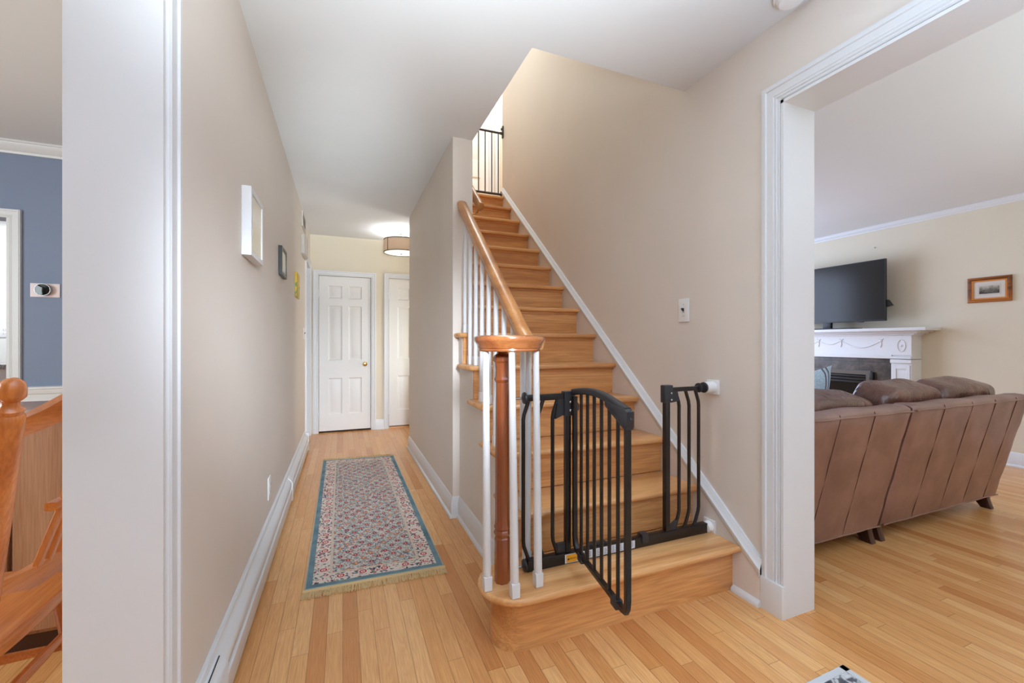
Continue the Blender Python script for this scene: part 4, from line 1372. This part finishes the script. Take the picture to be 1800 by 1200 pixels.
for a, b in ((FC - 0.52, FC - 0.13), (FC - 0.12, FC + 0.12), (FC + 0.13, FC + 0.52)):
    finish(swag(a, b, 1.135, 0.075 if b - a > 0.3 else 0.04), 'carved_swag', M['white'], fr)
for y in (FC - 0.52, FC - 0.125, FC + 0.125, FC + 0.52):
    bm = bmesh.new()
    lathe(bm, (FF + 0.005, y, 1.14), [(0.016, 0), (0.014, 0.004), (0.006, 0.008)], 12, (-1, 0, 0))
    tube(bm, [(FF + 0.002, y, 1.13), (FF + 0.002, y - 0.006, 1.10), (FF + 0.002, y + 0.004, 1.065)], 0.0045, 6, (1, 0, 0)); tube(bm, [(FF + 0.002, y, 1.145), (FF + 0.002, y - 0.022, 1.158)], 0.004, 6, (1, 0, 0)); tube(bm, [(FF + 0.002, y, 1.145), (FF + 0.002, y + 0.022, 1.158)], 0.004, 6, (1, 0, 0))
    finish(bm, 'carved_bow', M['white'], fr)
for y in (FC - FW + 0.085, FC + FW - 0.085):
    bm = bmesh.new()
    pts = [(FF - 0.006, y + 0.034 * math.cos(2 * math.pi * i / 24), 1.085 + 0.062 * math.sin(2 * math.pi * i / 24)) for i in range(24)]
    sweep(bm, circ(0.004, 6), pts, up=(1, 0, 0), close=True)
    lathe(bm, (FF - 0.004, y, 1.085), [(0.014, 0), (0.011, 0.004), (0.004, 0.007)], 12, (-1, 0, 0))
    finish(bm, 'carved_oval', M['white'], fr)
bm = bmesh.new()
for z0, z1, ov in ((1.195, 1.212, 0.02), (1.212, 1.228, 0.045), (1.228, 1.240, 0.075), (1.240, 1.272, 0.118)):
    box(bm, FF + 0.005 - ov, FX, FC - FW - ov * 1.35, FC + FW + ov * 1.35, z0, z1, bev=0.004, seg=2)
finish(bm, 'mantel_shelf', M['white'], fp)
OY0, OY1 = FC - FW + 0.175, FC + FW - 0.175
bm = BB([(FF + 0.03, FX, OY0, OY0 + 0.22, 0, 0.945), (FF + 0.03, FX, OY1 - 0.22, OY1, 0, 0.945), (FF + 0.03, FX, OY0 + 0.22, OY1 - 0.22, 0.76, 0.945)])
finish(bm, 'slate_surround', M['tile'], fp)
ins = finish(BB([(FF + 0.02, FX, OY0 + 0.20, OY0 + 0.245, 0, 0.80), (FF + 0.02, FX, OY1 - 0.245, OY1 - 0.20, 0, 0.80), (FF + 0.02, FX, OY0 + 0.245, OY1 - 0.245, 0.755, 0.80)]), 'insert_frame', paint('bronze_insert', (92, 84, 74), 0.4, 0.05, 0.5), fp)
for k in range(3):
    finish(B(FF + 0.025, FF + 0.05, OY0 + 0.245, OY1 - 0.245, 0.655 + k * 0.034, 0.676 + k * 0.034, bev=0.003), 'louvre', M['dark'], ins)
finish(B(FF + 0.05, FF + 0.06, OY0 + 0.245, OY1 - 0.245, 0.0, 0.755), 'firebox_glass', M['glass'], ins)
finish(B(FF - 0.005, FF + 0.03, OY0 + 0.165, OY0 + 0.20, 0.68, 0.79, bev=0.003), 'damper_handle', M['dark'], fp)

# television
TXf = 5.40
tv = thing('television', (TXf + 0.03, 3.29, 1.272), 'large black flat television standing on the white mantel', 'television')
TY0, TY1, TZ0, TZ1 = 2.698, 3.885, 1.352, 2.022
finish(B(TXf + 0.001, TXf + 0.035, TY0, TY1, TZ0, TZ1, bev=0.004), 'casing', M['plastic'], tv)
finish(B(TXf - 0.0005, TXf + 0.001, TY0 + 0.008, TY1 - 0.008, TZ0 + 0.018, TZ1 - 0.008), 'screen', M['screen'], tv)
finish(B(TXf + 0.035, TXf + 0.075, TY0 + 0.25, TY1 - 0.25, TZ0 + 0.08, TZ1 - 0.2, bev=0.01), 'rear_housing', M['plastic'], tv)
bm = bmesh.new(); box(bm, TXf + 0.005, TXf + 0.045, 3.245, 3.335, 1.284, TZ0 + 0.01, bev=0.004); finish(bm, 'neck', M['dark'], tv)
bm = bmesh.new(); poly(bm, [(TXf - 0.055, 2.98, 1.2725), (TXf + 0.13, 2.98, 1.2725), (TXf + 0.13, 3.60, 1.2725), (TXf - 0.055, 3.60, 1.2725)], (0, 0, 0.012), 0.003); finish(bm, 'stand_foot', M['dark'], tv)
finish(B(TXf - 0.003, TXf + 0.01, 2.90, 2.96, TZ0 - 0.008, TZ0 + 0.002, bev=0.002), 'sensor', M['dark'], tv)
bm = bmesh.new(); poly(bm, [(TXf + 0.02, TY0 + 0.02, 1.50), (TXf + 0.02, TY0 - 0.045, 1.515), (TXf + 0.02, TY0 - 0.005, 1.58), (TXf + 0.02, TY0 + 0.02, 1.58)], (0.05, 0, 0), 0.003); finish(bm, 'side_bracket', M['dark'], tv)

# framed engraving on the living room wall
pf = thing('framed_engraving', (LX, 1.99, 1.5), 'small gilt-framed engraving on the living room wall, right of the mantel', 'picture')
y0, y1, z0, z1 = 1.845, 2.135, 1.497, 1.733
bm = bmesh.new(); X = LX - 0.0008
fwd = 0.030
pr = [(0, 0), (0, 0.014), (0.006, 0.022), (0.014, 0.024), (0.022, 0.018), (fwd, 0.012), (fwd, 0)]
cs = [(y0 + 0, z0 + 0), (y1, z0), (y1, z1), (y0, z1)]
rings = []
for (yy, zz), (sy, sz) in zip(cs, ((1, 1), (-1, 1), (-1, -1), (1, -1))):
    rings.append([bm.verts.new((X - v, yy + sy * u, zz + sz * u)) for u, v in pr])
for i in range(4):
    a, b = rings[i], rings[(i + 1) % 4]
    for j in range(len(pr)):
        bm.faces.new((a[j], a[(j + 1) % len(pr)], b[(j + 1) % len(pr)], b[j]))
finish(bm, 'frame', M['gold'], pf)
bm = BB([(X - 0.013, X, y0 + 0.028, y0 + 0.040, z0 + 0.028, z1 - 0.028), (X - 0.013, X, y1 - 0.040, y1 - 0.028, z0 + 0.028, z1 - 0.028), (X - 0.013, X, y0 + 0.040, y1 - 0.040, z0 + 0.028, z0 + 0.040), (X - 0.013, X, y0 + 0.040, y1 - 0.040, z1 - 0.040, z1 - 0.028)])
finish(bm, 'inner_lip', M['goldin'], pf)
mb = finish(B(X - 0.006, X, y0 + 0.038, y1 - 0.038, z0 + 0.038, z1 - 0.038), 'mount', M['paper'], pf)
finish(B(X - 0.0066, X - 0.006, y0 + 0.070, y1 - 0.070, z0 + 0.070, z1 - 0.070), 'ruled_border', M['inkgrey'], mb)
finish(B(X - 0.0070, X - 0.0064, y0 + 0.0715, y1 - 0.0715, z0 + 0.0715, z1 - 0.0715), 'print_margin', M['paper'], mb)
finish(B(X - 0.0076, X - 0.0068, y0 + 0.078, y1 - 0.078, z0 + 0.080, z1 - 0.080), 'print', M['print'], mb)
t = tag(finish(B(LX - 0.012, LX - 0.0004, 2.900, 2.912, 2.190, 2.204, bev=0.002), 'wall_hook', M['grille']), 'tiny hook on the living room wall above the television', 'hook')


# ------------------------------------------------------------------ sofa in two sections
def sofa_section(x0, x1, seams, label, cushions, arm, loc):
    t = thing('sofa_section', loc, label, 'sofa', 'leather sofa sections')
    YBk, YT, ZB_, ZT = 1.412, 1.262, 0.100, 0.762
    # leather back: panels slightly puffed between seams
    bm = bmesh.new()
    edges = [x0] + seams + [x1]
    xs = []
    for a, b in zip(edges, edges[1:]):
        k = max(3, int((b - a) / 0.035)); xs += [a + (b - a) * i / k for i in range(k)]
    xs.append(x1)
    prof = []
    for i in range(13):
        f = i / 12
        prof.append((YBk + (YT - YBk) * f, ZB_ + (ZT - ZB_) * f, 1.0))
    prof += [(YT + 0.006, ZT + 0.016, 0.6), (YT + 0.024, ZT + 0.026, 0.3), (YT + 0.06, ZT + 0.028, 0.2), (YT + 0.105, ZT + 0.022, 0.0), (YT + 0.125, ZT + 0.0, 0.0),
             (YBk + 0.14, 0.42, 0), (YBk + 0.14, ZB_, 0.0)]
    rings = []
    for x in xs:
        g = min(abs(x - e) for e in edges)
        lo = max(e for e in edges if e <= x + 1e-6); hi = min([e for e in edges if e >= x - 1e-6])
        u = (x - lo) / (hi - lo) if hi > lo else 0
        puff = 0.0045 * (math.sin(math.pi * u) ** 0.45 if hi > lo else 0) if hi > lo else 0.0
        ends = min(1.0, min(x - x0, x1 - x) / 0.012)
        ring = []
        for y, z, wt in prof:
            wv = 0.0015 * math.sin(x * 31 + z * 23) + 0.001 * math.sin(x * 67 - z * 41)
            ring.append(bm.verts.new((x, y - (puff + wv) * wt + (1 - ends) * 0.010 * wt, z + (0.004 * math.sin(x * 14) if wt < 0.7 and z > 0.7 else 0) - (1 - ends) * 0.010 * (1 if z > 0.76 else 0))))
        rings.append(ring)
    m = len(prof)
    for a, b in zip(rings, rings[1:]):
        for j in range(m):
            bm.faces.new((a[j], a[(j + 1) % m], b[(j + 1) % m], b[j]))
    bm.faces.new(rings[0][::-1]); bm.faces.new(rings[-1])
    back = finish(bm, 'backrest', M['leather'], t, 50)
    for x in seams:
        bm = bmesh.new(); tube(bm, [(x, YBk - 0.0005, ZB_ + 0.004), (x, YT - 0.0005, ZT - 0.004), (x, YT + 0.004, ZT + 0.014)], 0.0019, 6, (1, 0, 0)); finish(bm, 'seam', M['seam'], back)
    for y, z in ((YT - 0.0045, ZT - 0.002), (YBk - 0.004, ZB_ + 0.002)):
        bm = bmesh.new(); k = 14
        tube(bm, [(x0 + 0.008 + (x1 - x0 - 0.016) * i / k, y + 0.0012 * math.sin(i * 2.1), z + 0.0015 * math.sin(i * 1.7)) for i in range(k + 1)], 0.0045, 8); finish(bm, 'piping', M['leather'], back)
    bm = bmesh.new(); box(bm, x0 + 0.005, x1 - 0.005, YBk + 0.10, 2.26, ZB_, 0.30, bev=0.02, seg=3); finish(bm, 'seat_base', M['leather'], t)
    n = len(cushions)
    w_ = (x1 - x0 - (0.16 if arm else 0.0) - 0.02) / n
    for i in range(n):
        bm = bmesh.new(); cushion(bm, x0 + 0.01 + w_ * i, x0 + 0.01 + w_ * (i + 1) - 0.006, 1.56, 2.28, 0.29, 0.47, 6.0, 8); finish(bm, 'seat_cushion', M['leather'], t)
    if arm:
        s = -1 if arm == 'left' else 1
        xa, xb = (x0, x0 + 0.16) if arm == 'left' else (x1 - 0.16, x1)
        bm = bmesh.new(); box(bm, xa + 0.004, xb, 1.50, 2.26, ZB_, 0.60, bev=0.04, seg=4); finish(bm, 'arm', M['leather'], t)
    for k, (a, b, yc, zt, sd, rot) in enumerate(cushions):
        bm = bmesh.new(); cushion(bm, a, b, yc - 0.115, yc + 0.115, 0.44, zt, 5.5, 14, rot, 0.05, sd); cu = finish(bm, 'back_cushion', M['cushion'], t, 80)
        c = Vector(((a + b) / 2, yc, (0.44 + zt) / 2)); hh_ = (zt - 0.44) / 2 * 0.965; hw = (b - a) / 2 * 0.955
        mr = Matrix.Rotation(rot, 3, 'X')
        bm = bmesh.new(); pts = []
        for i in range(15):
            u = -1 + 2 * i / 14
            yy = -0.060; zz = hh_ * (1 - abs(u) ** 7 * 0.12)
            pts.append(c + mr @ Vector((u * hw * 0.94, yy, zz * 0.985)))
        tube(bm, pts, 0.0035, 6); finish(bm, 'welt', M['cushion'], cu)
    for x, yy, sgn in ((x0 + 0.012, 1.46, -1), (x1 - 0.055, 1.46, -1), (x0 + 0.012, 2.20, 1), (x1 - 0.055, 2.20, 1)):
        bm = bmesh.new()
        fr_ = [(0.075, 0.1), (0.058, 0.06), (0.030, 0.025), (0.012, 0.0), (-0.040, 0.0), (-0.030, 0.03), (-0.022, 0.06), (-0.018, 0.1)]
        pts = [(x, yy + 0.0 - (-q) * 1.0 if False else yy + q * (1 if sgn < 0 else -1), z) for q, z in fr_]
        poly(bm, pts, (0.043, 0, 0), 0.003); finish(bm, 'foot', M['darkwood'], t)
    return t


sofa_section(1.905, 2.772, [2.175, 2.445], 'left section of the brown leather sofa, nearest the doorway jamb', [(1.93, 2.765, 1.545, 0.848, 4, 0.28)], '', (2.34, 1.8, 0))
sofa_section(2.792, 4.085, [3.080, 3.375, 3.640, 3.900], 'right section of the brown leather sofa, with two puffy back cushions', [(2.85, 3.44, 1.548, 0.880, 9, 0.28), (3.45, 4.11, 1.548, 0.878, 15, 0.28)], 'right', (3.44, 1.8, 0))
# throw pillow
t = thing('throw_pillow', (2.70, 1.80, 0.47), 'pale blue striped throw pillow poking up behind the sofa cushions', 'pillow')
bm = bmesh.new()
b2 = bmesh.new(); bmesh.ops.create_grid(b2, x_segments=18, y_segments=18, size=1.0)
top = {}
for v in b2.verts:
    pass
vs = [(v.co.x, v.co.y) for v in b2.verts]; b2.free()


def pil(u, v, s):
    e = (1 - abs(u) ** 2.2) * (1 - abs(v) ** 2.2)
    k = 1 - 0.10 * (1 - max(abs(u), abs(v)) ** 6) * 0 - 0.07 * (1 - min(abs(u), abs(v)) ** 2) * max(abs(u), abs(v)) ** 3
    return Vector((u * 0.235 * k, s * 0.07 * max(e, 0) ** 0.5, v * 0.235 * k))


NP = 18
for s in (1, -1):
    g = [[bm.verts.new(pil(-1 + 2 * i / NP, -1 + 2 * j / NP, s)) for j in range(NP + 1)] for i in range(NP + 1)]
    for i in range(NP):
        for j in range(NP):
            bm.faces.new((g[i][j], g[i + 1][j], g[i + 1][j + 1], g[i][j + 1]))
bmesh.ops.remove_doubles(bm, verts=bm.verts, dist=0.0005)
mm = Matrix.Rotation(R(14), 3, 'X') @ Matrix.Rotation(R(-7), 3, 'Y')
PC = Vector((2.70, 1.80, 0.720))
for v in bm.verts:
    v.co = mm @ v.co
pb = bm
me = finish(pb, 'pillow_cover', M['pillow'], None)
me.parent = t; me.location = PC - Vector(t.location); me.name = 'pillow_cover'

# ------------------------------------------------------------------ dining room
th_ = thing('thermostat', (-1.86, YD, 1.47), 'round black-faced thermostat on a pale plate on the blue wall', 'thermostat')
bm = bmesh.new(); box(bm, -1.936, -1.786, YD - 0.006, YD - 0.0006, 1.424, 1.516, bev=0.0025); finish(bm, 'plate', M['pinkplate'], th_)
bm = bmesh.new(); lathe(bm, (-1.862, YD - 0.006, 1.472), [(0.040, 0), (0.040, 0.018), (0.041, 0.020), (0.041, 0.026), (0.0395, 0.028)], 32, (0, -1, 0)); finish(bm, 'ring', M['steel'], th_)
bm = bmesh.new(); lathe(bm, (-1.862, YD - 0.034, 1.472), [(0.0385, 0), (0.036, 0.003), (0.02, 0.0055), (0.004, 0.006)], 32, (0, -1, 0)); finish(bm, 'display', M['glass'], th_)

# kitchen run seen through the dining doorway
kc = thing('kitchen_counter', (-2.4, 5.6, 0), 'pale kitchen cabinet with a grey granite top beyond the dining doorway', 'kitchen cabinet')
finish(B(-3.5, -1.60, 5.28, 5.899, 0.0, 0.88), 'carcass', M['door'], kc)
finish(B(-3.5, -1.60, 5.25, 5.899, 0.88, 0.92, bev=0.004), 'countertop', M['granite'], kc)
for k in range(3):
    x = -3.42 + k * 0.58
    d_ = finish(B(x, x + 0.50, 5.262, 5.28, 0.12, 0.86, bev=0.003), 'cabinet_door', M['door'], kc)
    bm = bmesh.new(); lathe(bm, (x + 0.45, 5.262, 0.78), [(0.006, 0), (0.006, 0.012), (0.013, 0.016), (0.012, 0.022), (0.003, 0.025)], 14, (0, -1, 0)); finish(bm, 'knob', M['steel'], d_)
wall_plate('wall_outlet', 'double outlet plate on the kitchen wall above the counter', 'outlet', (-3.19, 5.9, 1.23), (0, -1, 0), 0.118, 0.118, 'outlet')

# walnut cabinet behind the chair
cb = thing('sideboard', (-1.3, 2.25, 0), 'brown wood sideboard standing in the dining room behind the spindle chair', 'sideboard')
CBX0, CBX1, CBY0, CBY1 = -1.55, -0.70, 2.05, 2.45
bm = BB([(CBX0, CBX1, CBY0 + 0.02, CBY1, 0.06, 0.84)]); finish(bm, 'carcass', M['cab'], cb)
finish(B(CBX0 - 0.02, CBX1 + 0.02, CBY0 - 0.015, CBY1 + 0.01, 0.84, 0.866, bev=0.005), 'top', paint('cab_top_tone', (150, 106, 78), 0.22, 0.1, 0.5), cb)
finish(B(CBX0 + 0.02, -1.103, CBY0, CBY0 + 0.02, 0.08, 0.835, bev=0.002), 'door', M['cab'], cb)
finish(B(-1.090, CBX1 - 0.005, CBY0, CBY0 + 0.02, 0.08, 0.835, bev=0.002), 'door', M['cab'], cb)
finish(B(CBX0 + 0.02, CBX1 - 0.02, CBY0 + 0.03, CBY1 - 0.02, 0.0, 0.06), 'plinth', M['darkwood'], cb)

# spindle-back chair
ch = thing('dining_chair', (-0.90, 1.45, 0), 'glossy cherry spindle-back chair just inside the dining room opening', 'chair')
SZ = 0.452
# seat outline (back edge towards the hall, slightly bowed)
out = []
for i in range(13):
    t_ = i / 12; y = 1.20 + (1.665 - 1.20) * t_
    out.append((-0.712 + 0.012 * math.sin(math.pi * t_) - 0.10 * max(0, (t_ - 0.80) / 0.2) ** 2 - 0.10 * max(0, (0.2 - t_) / 0.2) ** 2, y))
out += [(-0.86, 1.69), (-1.00, 1.700), (-1.13, 1.69), (-1.19, 1.62), (-1.21, 1.44), (-1.19, 1.24), (-1.13, 1.17), (-1.0, 1.155), (-0.86, 1.165)]
bm = bmesh.new(); poly(bm, [(x, y, SZ - 0.036) for x, y in out], (0, 0, 0.036), 0.009, 3); finish(bm, 'seat', M['cherryy'], ch, 60)
AB, AT = Vector((-0.725, 1.262, SZ - 0.01)), Vector((-0.592, 1.105, 0.985))
BBm, BT = Vector((-0.735, 1.632, SZ - 0.01)), Vector((-0.592, 1.80, 0.985))
for b, tp in ((AB, AT), (BBm, BT)):
    ax = (tp - b).normalized(); L = (tp - b).length
    bm = bmesh.new(); lathe(bm, b, [(0.017, 0), (0.021, 0.08), (0.0225, 0.25), (0.0235, L - 0.02), (0.0225, L - 0.006), (0.019, L), (0.020, L + 0.004), (0.0205, L + 0.009), (0.015, L + 0.013), (0.0125, L + 0.020), (0.0125, L + 0.026),
                                   (0.018, L + 0.032), (0.0205, L + 0.036), (0.0205, L + 0.042), (0.0195, L + 0.054), (0.016, L + 0.064), (0.009, L + 0.070), (0.002, L + 0.072)], 20, ax)
    finish(bm, 'back_post', M['cherry'], ch)


def lerp(a, b, t_):
    return a + (b - a) * t_


def pp(s, z):
    """point on the back plane: s 0..1 from post A to post B, at height z"""
    f = (z - AB.z) / (AT.z - AB.z)
    return lerp(lerp(AB, AT, f), lerp(BBm, BT, f), s)


def slat(fn, w_, hgt, name, mat):
    bm = bmesh.new(); n_ = 24; rings = []
    for i in range(n_ + 1):
        s = i / n_; z, k = fn(s); c = pp(s, z); hh_ = hgt * k / 2
        c.x += 0.028 * math.sin(math.pi * s)     # the back is gently bowed towards the hall
        ring = [bm.verts.new(c + Vector((dx, 0, dz))) for dx, dz in ((-w_, -hh_), (w_, -hh_), (w_ + 0.001, 0), (w_, hh_), (-w_, hh_))]
        rings.append(ring)
    for a, b in zip(rings, rings[1:]):
        for j in range(5):
            bm.faces.new((a[j], a[(j + 1) % 5], b[(j + 1) % 5], b[j]))
    bm.faces.new(rings[0]); bm.faces.new(rings[-1][::-1])
    return finish(bm, name, mat, ch, 60)


def crest(s):
    q = min(1.0, max(0.0, min(s, 1 - s) / 0.34)); q = q * q * (3 - 2 * q)
    return (0.950 + 0.042 * q, 0.72 + 0.40 * q)


def lower(s):
    q = min(1.0, min(s, 1 - s) / 0.25); q = q * q * (3 - 2 * q)
    return (0.598 - 0.026 * q, 0.6 + 0.45 * q)


slat(crest, 0.010, 0.050, 'crest_rail', M['cherryy'])
slat(lower, 0.011, 0.046, 'lower_rail', M['cherryy'])
for k in range(7):
    f = (k - 3) / 3
    sb = 0.5 + 0.24 * f; sm = 0.5 + 0.165 * f; stp = 0.5 + 0.27 * f
    pts = []
    for i in range(15):
        q = i / 14; zb = lower(sb)[0] + 0.02; zt = crest(stp)[0] - 0.02
        z = zb + (zt - zb) * q
        if q < 0.37:
            s = sb + (sm - sb) * (q / 0.37)
        else:
            u = (q - 0.37) / 0.63; s = sm + (stp - sm) * u ** 1.9
        c = pp(s, z); c.x += 0.028 * math.sin(math.pi * s); pts.append(c)
    bm = bmesh.new(); sweep(bm, rect(0.0085, 0.0065, 0.0025), pts, up=(1, 0, 0)); finish(bm, 'spindle', M['cherry'], ch)
zm = 0.735
bm = bmesh.new(); pts = []
for i in range(9):
    s = 0.5 + 0.245 * (i / 4 - 1); c = pp(s, zm); c.x += 0.028 * math.sin(math.pi * s); pts.append(c)
sweep(bm, rect(0.010, 0.012, 0.003), pts, up=(1, 0, 0)); finish(bm, 'middle_rail', M['cherryy'], ch)
for (x, y), (dx, dy) in (((-0.765, 1.615), (0.05, 0.045)), ((-0.765, 1.235), (0.05, -0.045)), ((-1.14, 1.60), (-0.05, 0.04)), ((-1.14, 1.25), (-0.05, -0.04))):
    bm = bmesh.new(); b = Vector((x, y, SZ - 0.02)); e = Vector((x + dx, y + dy, 0)); L = (e - b).length
    lathe(bm, b, [(0.018, 0), (0.019, 0.10), (0.021, 0.2), (0.019, 0.3), (0.014, L - 0.001)], 16, (e - b)); finish(bm, 'leg', M['cherry'], ch)
for a, b in (((-0.735, 1.645, 0.225), (-1.165, 1.625, 0.225)), ((-0.735, 1.205, 0.225), (-1.165, 1.225, 0.225)), ((-0.740, 1.640, 0.285), (-0.740, 1.210, 0.285)), ((-1.155, 1.615, 0.20), (-1.155, 1.235, 0.20))):
    bm = bmesh.new(); a, b = Vector(a), Vector(b)
    tube(bm, [lerp(a, b, i / 6) for i in range(7)], 0.012, 12, (0, 0, 1), [0.75, 0.95, 1.1, 1.15, 1.1, 0.95, 0.75]); finish(bm, 'stretcher', M['cherryy'], ch)
